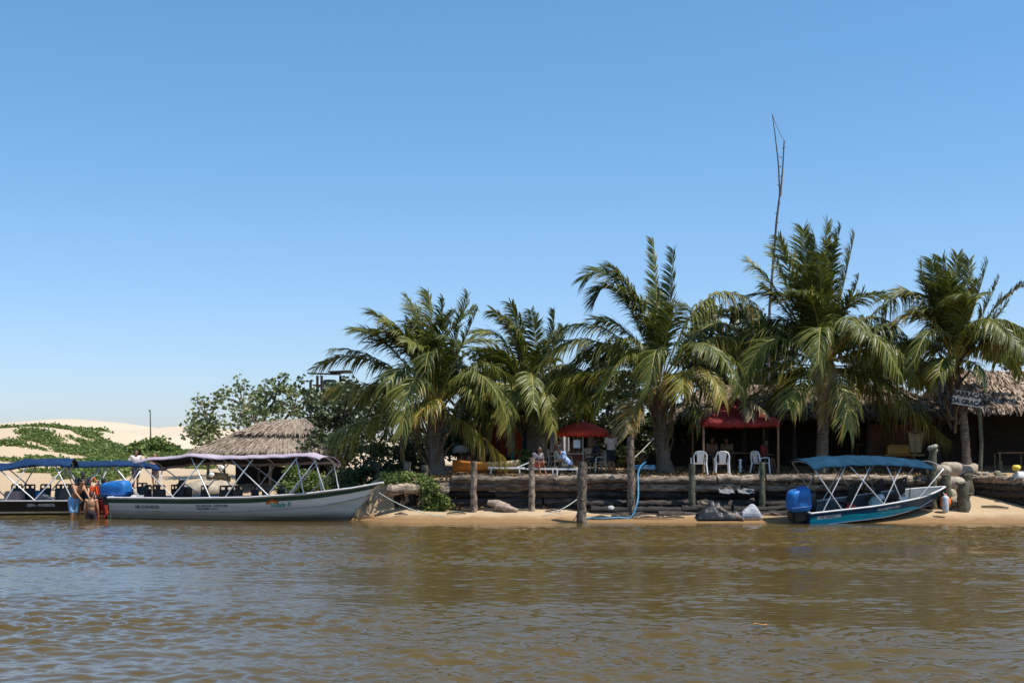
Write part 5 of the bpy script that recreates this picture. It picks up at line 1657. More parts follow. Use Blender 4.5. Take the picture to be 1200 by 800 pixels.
def person(label, foot, rz, J, skin, clothes, scale=1.0, hair='short', hat=None, group=None, male=True):
    """J: joints in the person's own frame (facing -Y, feet at z=0 for a 1.72 m figure): pelvis, chest, neck, head (centre), look (unit),
    shoulders sl sr, elbows el er, wrists wl wr, hips hl hr, knees kl kr, ankles al ar"""
    root = empty('person', foot, label, 'person', group, rz)
    root.scale = (scale,) * 3
    V = {k: Vector(v) for k, v in J.items()}
    bm = bmesh.new()
    sp = (V['chest'] - V['pelvis']).normalized()
    sx_ = (V['sr'] - V['sl']).normalized()
    def frame(zax, xax):
        z_ = zax.normalized(); y_ = z_.cross(xax).normalized(); x_ = y_.cross(z_)
        return Matrix((x_, y_, z_)).transposed()
    Ft = frame(sp, sx_)
    ell(bm, V['pelvis'], (.165, .115, .13), Ft)
    ell(bm, lerp(V['pelvis'], V['chest'], .45), (.145, .10, .17), Ft)
    ell(bm, V['chest'], (.175, .115, .19), Ft)
    for s in 'lr':
        tcap(bm, V['chest'] + (V['s' + s] - V['chest']) * .4, V['s' + s], .085, .066)
        tcap(bm, V['s' + s], V['e' + s], .056, .042)
        tcap(bm, V['e' + s], V['w' + s], .042, .027)
        tcap(bm, V['h' + s], V['k' + s], .088, .056)
        tcap(bm, V['k' + s], V['a' + s], .058, .036)
        a = V['a' + s]
        fd = (V['toe' + s] - a) if 'toe' + s in V else Vector((0, -.16, -.05))
        tcap(bm, a + Vector((0, .03, -.045)), a + fd, .040, .030)
        # hand: palm, four fingers and a thumb
        w0_, e0 = V['w' + s], V['e' + s]
        d = (w0_ - e0).normalized()
        q = d.cross(Vector((0, 1, 0.3)))
        q = q.normalized() if q.length > .1 else Vector((1, 0, 0))
        q2 = d.cross(q)
        tcap(bm, w0_ + d * .015, w0_ + d * .075, .026, .032, 8)
        for k in range(4):
            o = q2 * (.024 * (k - 1.5) / 1.5)
            ln = (.062, .075, .070, .055)[k]
            b0 = w0_ + d * .085 + o
            m = b0 + d * ln * .55 + o * .2
            tcap(bm, b0, m, .0095, .009, 6); tcap(bm, m, m + (d * .8 + q * .5).normalized() * ln * .5, .009, .007, 6)
        tb = w0_ + d * .04 + q2 * .028
        tcap(bm, tb, tb + (q2 * .8 + d * .6).normalized() * .055, .012, .009, 6)
    tcap(bm, V['chest'] + sp * .12, V['head'] - Vector((0, 0, .06)), .062, .052)
    hd = V['head']; lk = V['look'].normalized()
    upv = (Vector((0, 0, 1)) - lk * lk.z).normalized()
    rt = lk.cross(upv)
    Fh = Matrix((rt, lk, upv)).transposed()
    hp = lambda x, y, z: hd + Fh @ Vector((x, y, z))
    ell(bm, hp(0, 0, .02), (.076, .094, .098), Fh)
    ell(bm, hp(0, .03, -.055), (.056, .062, .064), Fh)
    tcap(bm, hp(0, .088, .012), hp(0, .106, -.022), .010, .015, 7)
    tcap(bm, hp(-.022, .080, -.060), hp(.022, .080, -.060), .011, .011, 6)
    tcap(bm, hp(-.04, .082, .034), hp(.04, .082, .034), .011, .011, 6)
    for sd in (-1, 1): ell(bm, hp(.078 * sd, -.005, -.005), (.012, .024, .032), Fh, 8)
    fuse(bm, 'body', .0125, SKIN[skin], root, 2)
    mb = MB()
    for sd in (-1, 1): mb.ball(hp(.031 * sd, .086, .014), .0115, 8)
    mb.build('eyes', EYE, root, world=False)
    # hair
    bm = bmesh.new()
    ell(bm, hp(0, -.022, .046), (.083, .092, .085), Fh)
    if hair == 'long':
        ell(bm, hp(0, -.075, -.03), (.075, .05, .12), Fh); tcap(bm, hp(0, -.085, -.06), hp(0, -.10, -.24), .06, .03)
    else:
        ell(bm, hp(0, -.055, .0), (.070, .055, .075), Fh)
    fuse(bm, 'hair', .014, HAIR, root, 1)
    if hat:
        bm = bmesh.new()
        ell(bm, hp(0, -.008, .072), (.092, .104, .066), Fh); ell(bm, hp(0, .10, .052), (.065, .075, .013), Fh)
        fuse(bm, 'cap', .012, hat, root, 1)
    for kind, mat, *opt in clothes:
        bm = bmesh.new()
        if kind in ('shirt', 'vest', 'long_shirt'):
            g = .018 if kind != 'vest' else .034
            ell(bm, lerp(V['pelvis'], V['chest'], .22), (.163 + g, .118 + g, .15), Ft)
            ell(bm, lerp(V['pelvis'], V['chest'], .55), (.155 + g, .112 + g, .17), Ft)
            ell(bm, V['chest'], (.176 + g, .118 + g, .175), Ft)
            for s in 'lr':
                tcap(bm, V['chest'] + (V['s' + s] - V['chest']) * .45, V['s' + s] + Vector((0, 0, .004)), .09 + g, .068 + g)
                if kind != 'vest':
                    tcap(bm, V['s' + s], lerp(V['s' + s], V['e' + s], .62 if kind == 'shirt' else 1.0), .072, .062)
                    if kind == 'long_shirt': tcap(bm, V['e' + s], lerp(V['e' + s], V['w' + s], .9), .058, .04)
            if kind == 'vest':
                for s in 'lr': tcap(bm, lerp(V['pelvis'], V['chest'], .2) + (V['s' + s] - V['chest']) * .55, lerp(V['chest'], V['s' + s], .6) + sp * .02, .10, .085)
        elif kind in ('shorts', 'trousers', 'skirt', 'briefs'):
            ell(bm, V['pelvis'], (.182, .134, .125), Ft)
            ell(bm, lerp(V['pelvis'], V['chest'], .14), (.168, .122, .10), Ft)
            fr = {'shorts': .82, 'trousers': 1, 'skirt': .9, 'briefs': .3}[kind]
            for s in 'lr':
                tcap(bm, V['h' + s], lerp(V['h' + s], V['k' + s], fr), .108, .088 if kind != 'briefs' else .1)
                if kind == 'trousers': tcap(bm, V['k' + s], lerp(V['k' + s], V['a' + s], .92), .074, .058)
            if kind == 'skirt': tcap(bm, lerp(V['hl'], V['hr'], .5), lerp(lerp(V['hl'], V['kl'], .9), lerp(V['hr'], V['kr'], .9), .5), .14, .13)
        nm = {'long_shirt': 'shirt', 'briefs': 'swim_trunks', 'vest': 'life_vest'}.get(kind, kind)
        fuse(bm, nm, .0145, mat, root, 1)
    return root


def stand(lean=0.0, turn=0.0, arms='down', look=(0, -1, 0), step=0.05):
    J = dict(pelvis=(0, 0, .93), chest=(0, -lean * .42, 1.28 - lean * .06), head=(0, -lean * .72 - .02, 1.60 - lean * .18), look=look,
             hl=(-.095, 0, .88), hr=(.095, 0, .88), kl=(-.105, -.02 - step, .48), kr=(.105, -.02 + step, .48), al=(-.11, .03 - step, .085), ar=(.11, .03 + step, .085))
    c = Vector(J['chest'])
    J['sl'], J['sr'] = c + Vector((-.19, 0, .13)), c + Vector((.19, 0, .13))
    if arms == 'down':
        J['el'], J['er'] = J['sl'] + Vector((-.06, .02, -.28)), J['sr'] + Vector((.06, .02, -.28))
        J['wl'], J['wr'] = J['el'] + Vector((-.01, -.06, -.25)), J['er'] + Vector((.01, -.06, -.25))
    elif arms == 'front':
        J['el'], J['er'] = J['sl'] + Vector((-.05, -.08, -.27)), J['sr'] + Vector((.05, -.08, -.27))
        J['wl'], J['wr'] = J['el'] + Vector((.12, -.20, .04)), J['er'] + Vector((-.12, -.20, .04))
    elif arms == 'reach':
        J['el'], J['er'] = J['sl'] + Vector((-.02, -.17, -.22)), J['sr'] + Vector((.02, -.17, -.22))
        J['wl'], J['wr'] = J['el'] + Vector((.03, -.18, -.16)), J['er'] + Vector((-.03, -.18, -.16))
    elif arms == 'hips':
        J['el'], J['er'] = J['sl'] + Vector((-.15, .08, -.24)), J['sr'] + Vector((.15, .08, -.24))
        J['wl'], J['wr'] = J['el'] + Vector((.12, -.08, -.18)), J['er'] + Vector((-.12, -.08, -.18))
    return J


def sit(h=.45, lean=0.1, look=(0, -1, 0), low=False):
    """seat height h, thighs forward, shanks down (or stretched for a low seat)"""
    p = Vector((0, 0, h + .11))
    c = p + Vector((0, -.30 * lean + .02, .35))
    J = dict(pelvis=p, chest=c, head=c + Vector((0, -.16 * lean - .02, .33)), look=look, hl=p + Vector((-.1, 0, -.03)), hr=p + Vector((.1, 0, -.03)))
    kz = h + .10 if not low else h + .28
    ky = -.43 if not low else -.34
    J['kl'], J['kr'] = Vector((-.13, ky, kz)), Vector((.13, ky, kz))
    J['al'], J['ar'] = Vector((-.13, ky - (.04 if not low else .14), .085)), Vector((.13, ky - (.08 if not low else .18), .085))
    J['sl'], J['sr'] = c + Vector((-.19, 0, .13)), c + Vector((.19, 0, .13))
    J['el'], J['er'] = J['sl'] + Vector((-.05, -.06, -.28)), J['sr'] + Vector((.05, -.06, -.28))
    J['wl'], J['wr'] = J['el'] + Vector((.07, -.22, -.02)), J['er'] + Vector((-.07, -.22, -.02))
    return J


cl = lambda nm, c, v=.25: M('cloth_' + nm, c, .85, v, 6)
def wfoot(px, Y, z):
    p = P(px, 540, Y); p.z = z; return p
# waders at the stern of the white boat (the river is about knee to thigh deep)
person('shirtless boy in light blue shorts bending over, standing in the river', wfoot(86, 48.4, -.36), R(55), stand(.6, arms='reach', look=(0, -.8, -.6)), 'tan',
       [('shorts', cl('light_blue', (.22, .42, .66)))], 1.15, group='people wading by the boats')
person('shirtless boy in dark and red trunks seen from behind in the river', wfoot(107, 47.8, -.68), R(180), stand(.0, arms='down', look=(0, -.9, -.35)), 'tan',
       [('shorts', cl('dark_red', (.03, .02, .025), .5)), ], .98, group='people wading by the boats')
person('person in dark clothes and cap standing behind the bending boy', wfoot(97, 50.4, -.12), R(20), stand(.35, arms='front', look=(0, -.9, -.3)), 'dark',
       [('shirt', cl('black', (.02, .02, .025))), ('shorts', cl('black', (.02, .02, .025)))], 1.12, hat=M('black_cap', (.015, .015, .018), .8), group='people wading by the boats')
person('person in red shirt, black vest and red trousers by the blue engine cover', wfoot(119, 49.6, -.42), R(160), stand(.12, arms='reach', look=(.4, -1, 0)), 'brown',
       [('shirt', cl('vivid_red', (.62, .07, .03))), ('vest', cl('charcoal', (.025, .025, .03))), ('trousers', cl('dull_red', (.40, .03, .02)))], 1.14, group='people wading by the boats')
q = wfoot(110, 48.9, .62)
mb = MB(); mb.box(q + Vector((-.09, 0, .40)), (.17, .16, .46), (0, .12, .3), bev=.06).box(q + Vector((.10, .03, .42)), (.17, .14, .46), (.1, -.15, -.2), bev=.06); mb.tube([q + Vector((-.12, 0, .75)), q + Vector((0, 0, .93)), q + Vector((.12, 0, .75))], .025, 6)
mb.tube([q + Vector((0, 0, .3)), q + Vector((.02, .3, -.9))], .03, 6)
tag(mb.build('orange_life_jacket', M('orange_red_nylon', (.75, .10, .03), .7, .2, 5), loc=q), 'bright orange red life jacket held up above the shirtless boy', 'life jacket')
person('person in white shirt and dark shorts on the sand behind the boats', gpoint(159, 60.0), R(40), stand(.05, arms='hips', look=(-.3, -1, 0)), 'brown',
       [('shirt', cl('off_white', (.62, .58, .56))), ('shorts', cl('navy', (.02, .025, .05)))], 1.04)
person('person in pinkish patterned clothes standing near the end of the navy awning', gpoint(182, 60.5), R(-20), stand(.0, arms='front'), 'tan',
       [('shirt', cl('pale_pink', (.55, .36, .33), .4)), ('skirt', cl('dark_print', (.10, .06, .07), .6))], 0.92, hair='long', male=False)

# ------------------------------------------------------------------ terrace furniture
def chair_parts(mat):
    e = empty('plastic_chair', (0, 0, 0))
    w_, d_, hs = .44, .42, .43
    # seat shell
    MB().sheet(lambda u, v: Vector(((u - .5) * w_ * (1.0 + .06 * v), (.5 - v) * d_ , hs - .025 * math.sin(math.pi * u) * math.sin(math.pi * v) - .02 * (1 - v))), 8, 8, thick=.02).build('seat', mat, e, world=False)
    # rounded back with a waisted panel and two side openings
    mb = MB()
    arc = [Vector((-.25, .24, hs + .14)), Vector((-.245, .26, hs + .3)), Vector((-.19, .285, hs + .42)), Vector((-.08, .30, hs + .455)), Vector((.08, .30, hs + .455)), Vector((.19, .285, hs + .42)), Vector((.245, .26, hs + .3)), Vector((.25, .24, hs + .14))]
    mb.tube(arc, .028, 8)
    mb.sheet(lambda u, v: Vector(((u - .5) * (.26 + .10 * v - .05 * math.sin(math.pi * v)), .215 + .085 * v - .03 * math.sin(math.pi * u), hs + .0 + .45 * v)), 8, 8, thick=.018)
    mb.build('backrest', mat, e, world=False)
    for sd in (-1, 1):
        MB().tube([(sd * .25, .25, hs + .17), (sd * .275, .05, hs + .21), (sd * .275, -.17, hs + .21), (sd * .265, -.22, hs + .16)], .024, 8, flat=.8).build('armrest', mat, e, world=False)
        MB().tube([(sd * .265, -.215, hs + .19), (sd * .25, -.22, hs), (sd * .275, -.25, 0)], [.024, .034, .026], 8).build('leg', mat, e, world=False)
        MB().tube([(sd * .25, .24, hs + .17), (sd * .235, .215, hs), (sd * .275, .30, 0)], [.026, .034, .026], 8).build('leg', mat, e, world=False)
    return e


protos = {}
def chair(px, Y, rz, label, group, mat, s=1.0, first=[0]):
    key = mat.name
    if key not in protos:
        c_ = protos[key] = chair_parts(mat)
    else:
        c_ = copy_tree(protos[key])
    c_.location = gpoint(px, Y)
    c_.rotation_euler = (0, 0, rz); c_.scale = (s, s, s)
    return tag(c_, label, 'chair', group)


g1 = 'white plastic chairs facing the red gazebo'
chair(819, 50.3, R(184), 'white plastic chair seen from behind, left of the two side by side', g1, WHITE_PL, 1.03)
chair(846, 50.4, R(177), 'white plastic chair seen from behind, right of the two side by side', g1, WHITE_PL, 1.03)
chair(891, 50.9, R(120), 'white plastic chair turned sideways beside the gazebo post', g1, WHITE_PL, 1.03)
for c_ in list(SC.objects):
    pass
g2 = 'cream plastic chairs under the red parasol'
chair(651, 52.6, R(75), 'cream plastic chair holding the person in the orange top', g2, CREAM_PL)
chair(660, 51.9, R(40), 'cream plastic chair directly behind the man in light blue', g2, CREAM_PL)
chair(701, 51.8, R(-70), 'cream plastic chair at the right of the parasol table', g2, CREAM_PL)
chair(690, 53.6, R(5), 'cream plastic chair on the far side of the parasol table', g2, CREAM_PL)
t0 = gpoint(680, 52.6)
tb = empty('plastic_table', t0 + Vector((-.25, -.1, 0)), 'cream square plastic table under the red parasol', 'table')
MB().box(t0 + Vector((-.25, -.1, .72)), (.8, .8, .04), bev=.012).build('table_top', CREAM_PL, tb)
MB().box(t0 + Vector((-.25, -.5, .60)), (.62, .01, .22)).build('cloth_drop', M('maroon_tablecloth', (.16, .03, .02), .85), tb)
for sx_ in (-.34, .34):
    for sy_ in (-.34, .34):
        MB().tube([t0 + Vector((-.25 + sx_, -.1 + sy_, .7)), t0 + Vector((-.25 + sx_ * 1.08, -.1 + sy_ * 1.08, -.01))], [.035, .025], 7).build('leg', CREAM_PL, tb)


def sunbed(px, Y, rz, label, back=.0, ln=1.7):
    p = gpoint(px, Y)
    e = empty('sunbed', p, label, 'sunbed', 'white low sunbeds on the terrace edge', rz)
    mb = MB()
    n = 9
    for i in range(n): mb.box((-ln / 2 + ln * .65 * (i + .5) / n, 0, .30), (ln * .65 / n - .02, .56, .025))
    mb.build('bed', WHITE_PL, e, world=False)
    mb = MB()
    for i in range(5):
        s_ = ln * .35 * (i + .5) / 5
        mb.box((-ln / 2 + ln * .65 + s_ * math.cos(back), 0, .30 + s_ * math.sin(back)), (ln * .07 - .015, .56, .025), (0, -back, 0))
    mb.build('backrest', WHITE_PL, e, world=False)
    for sd in (-1, 1):
        MB().box((-ln * .08, sd * .29, .295), (ln * .84, .04, .06)).build('side_rail', WHITE_PL, e, world=False)
        for x_ in (-ln * .42, ln * .22):
            MB().tube([(x_, sd * .29, .27), (x_ * 1.05, sd * .29, 0)], .025, 7).build('leg', WHITE_PL, e, world=False)
    return e


sunbed(597, 50.2, R(3), 'white sunbed with lifted head end beside the orange canoe', R(22))
sunbed(631, 49.6, R(178), 'white sunbed under the woman in red shorts', R(0), 1.3)
sunbed(668, 49.4, R(2), 'white sunbed under the man in the light blue shirt', R(0), 1.2)
# people sitting
person('seated woman with long dark hair, grey top and red shorts on a sunbed', gpoint(628, 49.6), R(35), sit(.30, .5, look=(.3, -1, -.3), low=True), 'brown',
       [('shirt', cl('grey_print', (.16, .15, .17), .6)), ('shorts', cl('brick_red', (.40, .07, .05)))], .95, hair='long', group='people sitting on the terrace', male=False)
person('seated man in light blue shirt leaning forward on a sunbed', gpoint(669, 49.4), R(-80), sit(.31, 1.1, look=(0, -1, -.45)), 'dark',
       [('shirt', cl('pale_blue', (.33, .44, .68))), ('trousers', cl('dark_olive', (.05, .05, .035)))], 1.0, group='people sitting on the terrace')
person('person in orange top sitting in a cream chair left of the table', gpoint(651, 52.6), R(75), sit(.44, .3, look=(0, -1, -.1)), 'brown',
       [('shirt', cl('orange', (.38, .13, .04))), ('shorts', cl('black', (.02, .02, .025)))], 1.0, group='people sitting on the terrace')
person('person in black shirt sitting in the cream chair right of the table', gpoint(700, 51.8), R(-70), sit(.44, .2, look=(0, -1, 0)), 'dark',
       [('shirt', cl('black', (.02, .02, .025))), ('shorts', cl('black', (.02, .02, .025)))], 1.0, group='people sitting on the terrace')
person('standing person in off white shirt and black shorts beside the red parasol', gpoint(716, 51.6), R(185), stand(0, arms='front', look=(-.2, -1, -.3)), 'brown',
       [('shirt', cl('cream_white', (.58, .47, .40))), ('shorts', cl('black', (.02, .02, .025)))], .97)
person('person in faded brown top sitting in deep shade, left under the gazebo', gpoint(833, 53.0), R(20), sit(.44, .3), 'brown',
       [('shirt', cl('faded_brown', (.22, .12, .08))), ('shorts', cl('black', (.02, .02, .025)))], 1.0, group='people under the red gazebo')
person('person in khaki top sitting in deep shade, right under the gazebo', gpoint(852, 53.2), R(-25), sit(.44, .2), 'brown',
       [('shirt', cl('khaki', (.20, .14, .08))), ('shorts', cl('navy', (.02, .025, .05)))], 1.0, group='people under the red gazebo')
person('person in dark red shirt sitting on the far side of the turned white chair', gpoint(893, 51.9), R(60), sit(.44, .3), 'dark',
       [('shirt', cl('dark_red_top', (.24, .015, .02))), ('shorts', cl('black', (.02, .02, .025)))], 1.0, group='people under the red gazebo')
g3 = 'plastic chairs in the gazebo shade'
DARK_PL = M('brown_plastic', (.12, .065, .04), .5)
chair(833, 53.0, R(20), 'brown plastic chair under the person in faded brown', g3, DARK_PL)
chair(852, 53.2, R(-25), 'brown plastic chair under the person in khaki', g3, DARK_PL)
chair(893, 51.9, R(60), 'brown plastic chair under the person in the dark red shirt', g3, DARK_PL)
t0 = gpoint(868, 53.2)
tb = empty('wooden_table', t0, 'dark wooden table in the shade under the red gazebo', 'table')
MB().box(t0 + Vector((0, 0, .73)), (1.2, .8, .05)).build('table_top', WOOD_M, tb)
for sx_ in (-.5, .5):
    for sy_ in (-.33, .33):
        MB().box(t0 + Vector((sx_, sy_, .35)), (.07, .07, .70)).build('leg', WOOD_M, tb)
t0 = gpoint(867.5, 51.2)
mb = MB(); mb.lathe(t0, [(.17, 0), (.16, .04), (.05, .07), (.045, .2), (.09, .25), (.05, .3), (.045, .5), (.08, .55), (.02, .6)], 14)
tag(mb.build('white_stand', WHITE_PL, loc=t0), 'small white turned stand between the white chairs', 'stand')

# canoe, straw parasol
p = gpoint(567, 51.2)
ce = empty('canoe', p, 'low orange wooden canoe fading to pale yellow, lying on the sand', 'canoe', rz=R(-3))
ORG = M('orange_hull_paint', (.60, .22, .03), .6, .3, 4); YEL = M('pale_yellow_paint', (.48, .34, .17), .6, .4, 4)
def canoe_pt(u, v, off=0):
    w_ = .36 * (1 - abs(2 * u - 1) ** 3 * .93)
    q = (v - .5) * math.pi
    return Vector((-1.25 + 2.7 * u, (w_ + off) * math.sin(q), .05 + .40 * (1 - math.cos(q)) * (.92 + .25 * abs(2 * u - 1) ** 2) + .04))
mb = MB(); mb.sheet(lambda u, v: canoe_pt(u * .52, v), 16, 12, thick=.025); mb.build('stern_half', ORG, ce, world=False)
mb = MB(); mb.sheet(lambda u, v: canoe_pt(.522 + u * .478, v), 16, 12, thick=.025); mb.build('bow_half', YEL, ce, world=False)
mb = MB()
for u in (.3, .6): mb.box((-1.25 + 2.7 * u, 0, .36), (.14, .6, .03))
mb.build('thwart', WOOD_M, ce, world=False)
p = gpoint(540, 53.2)
sp_ = empty('straw_parasol', p, 'small pale straw parasol behind the orange canoe', 'parasol')
MB().tube([p, p + Vector((0, 0, 1.0))], .03, 7).build('pole', WOOD_M, sp_)
mb = MB(); r2 = random.Random(9)
zt = Zy(521, 53.2)
for k in range(420):
    q = r2.uniform(0, 6.28); a = Vector((math.cos(q), math.sin(q), 0)); t_ = r2.uniform(0, .25)
    p0 = Vector((p.x, p.y, zt)) + a * t_ + Vector((0, 0, -.25 * t_)); p1 = p0 + a * r2.uniform(.1, .2) + Vector((0, 0, -r2.uniform(.12, .3)))
    s_ = a.cross(Vector((0, 0, 1))) * .018
    mb.add([p0 - s_, p0 + s_, p1 + s_ * .4, p1 - s_ * .4], [(0, 1, 2, 3)], 0, r2.uniform(.4, 1))
mb.build('straw_top', ramp_leaf('pale_straw', [(0, (.35, .32, .29)), (.5, (.5, .47, .43)), (1, (.66, .62, .57))], .9, .1, .1), sp_)

# ------------------------------------------------------------------ things on the beach and along the wall
p = gpoint(848, 45.95)
mb = MB()
bm_ = lambda u, v: Vector((p.x - .95 + 1.6 * u, p.y + .42 * math.cos(math.pi * v) , p.z - .03 + (.50 * math.sin(math.pi * v)) * (math.sin(math.pi * min(1, u * .9 + .05)) ** .7) * (1 + .35 * math.sin(5 * u + 1) + .22 * math.sin(11 * u + 7 * v) + .12 * math.sin(23 * u - 9 * v))))
mb.sheet(bm_, 34, 22, thick=.01, smooth=False)
tag(mb.build('tarpaulin_bundle', M('black_tarpaulin', (.022, .022, .024), .45, .3, 6, bump=.05, bscale=6), loc=p), 'shiny black tarpaulin bundle heaped at the foot of the log wall', 'tarpaulin')
p = gpoint(880, 45.85)
mb = MB()
mb.sheet(lambda u, v: Vector((p.x - .36 + .72 * u, p.y - .24 * math.cos(math.pi * v), p.z - .02 + .50 * math.sin(math.pi * v) ** .7 * math.sin(math.pi * (.04 + .92 * u)) ** .45 * (1 + .12 * math.sin(9 * u + 5 * v)))), 22, 16, thick=.01)
tag(mb.build('stuffed_sack', M('striped_sack', (.60, .55, .52), .7, col2=(.12, .20, .30), scale=2.2, stretch=(1, 1, 4), bump=.03), loc=p), 'stuffed white and blue sack lying beside the black tarpaulin', 'sack')
p0, p1 = gpoint(822, 46.0, .55), gpoint(872, 45.5, .05)
mb = MB(); mb.tube([p0, p0.lerp(p1, .35) + Vector((0, 0, .04)), p0.lerp(p1, .7), p1], [.05, .075, .07, .05], n=9, jit=.08)
tag(mb.build('driftwood_pole', POSTM, loc=p1), 'bleached driftwood pole slanting down to the water below the tarpaulin', 'driftwood')
for k, (pxa, pxb, py, lab) in enumerate([(842, 860, 572.5, 'crumpled pale sheet caught on the log wall, left scrap'), (864, 884, 572.5, 'crumpled pale sheet caught on the log wall, right scrap')]):
    a = P(pxa, py, 47.25); b_ = P(pxb, py, 47.2)
    mb = MB(); mb.sheet(lambda u, v: a.lerp(b_, u) + Vector((0, -.03 + .34 * (v - .5), .0 + .02 * math.sin(9 * u + 3 * v) + .012 * math.sin(17 * u) - .16 * (1 - v))), 14, 5, thick=.006)
    tag(mb.build('plastic_scrap', M('pale_plastic_sheet', (.16, .16, .165), .5, .2, 5), loc=a), lab, 'plastic scrap', 'pale scraps on the log wall')
for k, (px, py, Y, lab) in enumerate([(583, 588, 47.1, 'left broken palm stump lying under the log wall'), (592, 594, 46.9, 'right broken palm stump lying under the log wall')]):
    c_ = P(px, py, Y); c_.z = gz(c_.x, c_.y) + .12 + .12 * (1 - k)
    mb = MB(); mb.tube([c_ + Vector((-.35, .1, .08)), c_, c_ + Vector((.45, -.05, -.1))], [.10, .15, .09], n=9, jit=.25)
    tag(mb.build('palm_stump', M('bleached_stump', (.30, .22, .16), .9, .5, 6, bump=.04), loc=c_), lab, 'stump', 'stumps under the wall')
c_ = gpoint(716, 47.0, .12)
mb = MB(); mb.ball(c_, (.16, .12, .12), 10, jit=.12)
tag(mb.build('white_bag', M('dull_white_bag', (.42, .41, .40), .7, .2, 6), loc=c_), 'small dull white bag under the wall near the hose', 'bag')
# hose and ropes
pts = [P(757, 541, 49.3), P(751, 546, 48.2), P(747.5, 556, 47.25), P(748, 572, 46.9), P(747, 587, 46.35), P(740, 598, 46.05), P(724, 604, 45.95), P(706, 606, 45.85), P(690, 607.5, 45.9), P(676, 611, 45.6)]
for q in pts[5:]: q.z = max(gz(q.x, q.y) + .05, .05)
sm = []
for i in range(len(pts) - 1):
    a, b_ = pts[max(i - 1, 0)], pts[min(i + 2, len(pts) - 1)]
    for t_ in (0, .25, .5, .75):
        p0_, p1_ = pts[i], pts[i + 1]
        m0, m1 = (p1_ - a) / 2, (b_ - p0_) / 2
        sm.append((2 * t_ ** 3 - 3 * t_ ** 2 + 1) * p0_ + (t_ ** 3 - 2 * t_ ** 2 + t_) * m0 + (-2 * t_ ** 3 + 3 * t_ ** 2) * p1_ + (t_ ** 3 - t_ ** 2) * m1)
mb = MB(); mb.tube(sm + [pts[-1]], .034, 8)
tag(mb.build('water_hose', BLUE_HOSE, loc=pts[-1]), 'thick blue hose curving down the log wall to the water', 'hose')
p = gpoint(752, 49.6, .25)
mb = MB()
for k in range(3): mb.tube([p + Vector((.5 * math.cos(q) , .2 * math.sin(q), .06 * k)) for q in [i * .42 for i in range(16)]], .03, 6)
tag(mb.build('hose_coil', BLUE_HOSE, loc=p), 'loose coil of blue hose on the terrace beside the tall post', 'hose')
for k, (a, b_, d, r, lab, mt) in enumerate([
        (P(444, 577, 46.5), gpoint(522, 46.3, .03), .18, .016, 'pale mooring rope from the white boat bow to the beach', M('pale_rope', (.45, .50, .45), .8)),
        (P(676, 585, 46.9), gpoint(636, 46.3, .04), .10, .018, 'greenish rope slanting from the dappled post to the sand', M('pale_rope', (.45, .50, .45), .8)),
        (P(679, 596, 45.5), gpoint(672, 45.7, .02), .03, .014, 'short thin line tied at the foot of the dappled post', ROPE),
        (P(737, 541, 47.2), P(766, 513, 49.5), .05, .02, 'thin slanting stick rope between the tall post and the palm', ROPE),
        (P(1139, 556, 50.1), P(1172, 553, 51.9), .12, .022, 'grey rope slung between the leaning post and the stake', ROPE),
        (P(1103, 545, 47.6), P(1116, 552, 48.6), .05, .02, 'short rope end on the pale sacks', ROPE)]):
    mb = MB(); mb.tube(sag(a, b_, d, 14), r, 6)
    tag(mb.build('rope', mt, loc=b_), lab, 'rope')
# pale sacks shoring up the corner of the terrace
SACK = M('sun_bleached_sack', (.36, .29, .215), .9, .25, 5, bump=.03)
def sack(c, r, label, mat, group, rot=0.0):
    mb = MB()
    ca, sa = math.cos(rot), math.sin(rot)
    ph = random.uniform(0, 6)
    def f(u, v):
        th_, z_ = 2 * math.pi * u, math.pi * (v - .5)
        cx_ = math.copysign(abs(math.cos(th_)) ** .7, math.cos(th_)); cy_ = math.copysign(abs(math.sin(th_)) ** .7, math.sin(th_))
        k = math.cos(z_) ** .55 if abs(v - .5) < .499 else 0
        s_ = 1 + .06 * math.sin(5 * th_ + ph) + .05 * math.sin(9 * v + ph)
        x_, y_ = r[0] * cx_ * k * s_, r[1] * cy_ * k * s_
        return Vector((c.x + x_ * ca - y_ * sa, c.y + x_ * sa + y_ * ca, c.z + r[2] * math.sin(z_) * s_))
    mb.sheet(f, 20, 10)
    return tag(mb.build('sand_sack', mat, loc=c), label, 'sack', group)
gs = 'sacks shoring the terrace corner'
for k, (px, py, Y, r, lab) in enumerate([
        (1100, 552, 48.6, (.42, .35, .26), 'pale sack topmost beside the knob-headed post'), (1115, 549, 49.3, (.40, .35, .26), 'pale sack topmost near the stout green post'),
        (1101, 566, 48.0, (.42, .34, .26), 'pale sack in the middle of the heap, left one'), (1117, 566, 48.0, (.40, .30, .26), 'pale sack in the middle of the heap, right one'),
        (1108, 580, 47.7, (.42, .30, .26), 'shaded sack low in the heap behind the orange buoy'), (1119, 589, 47.5, (.36, .28, .26), 'dirty sack at the foot of the heap beside the green post'),
        (1131, 552, 51.6, (.6, .5, .35), 'large pale sack mound behind the stout green post')]):
    sack(P(px, py, Y), r, lab, SACK, gs, random.uniform(-.4, .4))
mb = MB()
for i in range(14):
    c_ = P(random.uniform(1146, 1170), random.uniform(553, 558), random.uniform(50.5, 52.5))
    mb.ball(c_, (.14, .12, .09), 8, jit=.2)
tag(mb.build('rubble_heap', SACK, loc=P(1158, 556, 51.5)), 'low heap of pale rubble along the top of the right wall', 'rubble', kind='stuff')
sack(P(1196, 566, 48.6), (.34, .3, .42), 'bulging grey white rubbish bag at the right photo edge', M('grey_white_bag', (.55, .56, .57), .45, .25, 5, bump=.03), None)
c_ = P(1191, 548, 48.5)
mb = MB(); mb.ball(c_, (.17, .14, .12), 12, jit=.1)
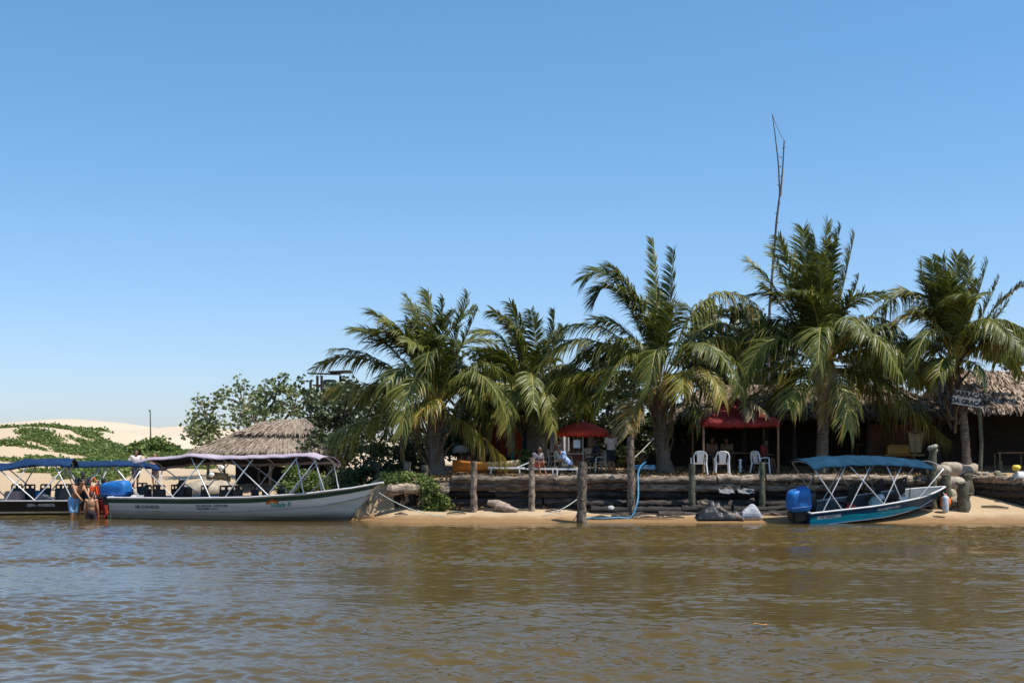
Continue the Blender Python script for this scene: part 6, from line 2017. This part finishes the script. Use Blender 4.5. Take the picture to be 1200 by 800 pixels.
tag(mb.build('yellow_bag', M('yellow_bag', (.70, .50, .05), .6, .15, 5), loc=c_), 'small yellow bag lying on top of the rubbish bag', 'bag')
p0, p1 = gpoint(1150, 47.6, .05), gpoint(1182, 47.3, .05)
mb = MB(); mb.tube([p0, p0.lerp(p1, .5) + Vector((0, 0, .03)), p1], [.035, .05, .03], 7, jit=.1)
tag(mb.build('driftwood_stick', POSTG, loc=p0), 'dark stick lying on the sand below the right wall', 'driftwood')
# dry leaf litter over the terrace sand
r2 = np.random.default_rng(90)
N = 7000
xs = r2.uniform(-4.5, 16.0, N); ys = 47.5 + 6.5 * r2.random(N) ** 1.6
cs = np.stack([xs, ys, ground_z(xs, ys) + .03], 1)
keep = vn(xs * 1.1, ys * 1.6) > .32
mb = MB(); leaves(mb, cs[keep], 2, .12, .13, r2, flat=.25)
tag(mb.build('leaf_litter', ramp_leaf('litter_leaf', [(0, (.05, .03, .015)), (.5, (.17, .10, .045)), (.85, (.34, .24, .12)), (1, (.45, .38, .25))], .8, .1, .2)), kind='stuff')
# driftwood sticks and husks strewn along the foot of the wall
for k, (px, Y, L_, a_) in enumerate([(600, 46.9, .9, .1), (648, 46.9, .6, -.4), (704, 46.0, .7, .3), (760, 45.9, 1.1, -.1), (790, 45.9, .8, .25), (905, 46.3, .6, -.3), (535, 46.7, .7, .2), (470, 46.6, .5, -.2)]):
    c_ = gpoint(px, Y, .05); d_ = Vector((math.cos(a_), math.sin(a_), 0)) * L_ / 2
    mb = MB(); mb.tube([c_ - d_, c_ + Vector((0, .04, .05)), c_ + d_], [.03, .045, .02], 7, jit=.15)
    tag(mb.build('driftwood_stick', POSTM if k % 2 else POSTG, loc=c_), 'thin stick washed up on the sand strip below the log wall', 'driftwood', 'sticks washed up below the wall')
# litter floating on the river
c_ = P(890, 733, H * F / (733 - HY)); c_.z = .03
mb = MB(); mb.sheet(lambda u, v: c_ + Vector((.20 * (u - .5), .06 * (v - .5), .012 * math.sin(6 * u))), 6, 3, thick=.004)
tag(mb.build('floating_leaf', M('orange_leaf', (.55, .20, .03), .6), loc=c_), 'single orange leaf floating on the brown river', 'leaf')
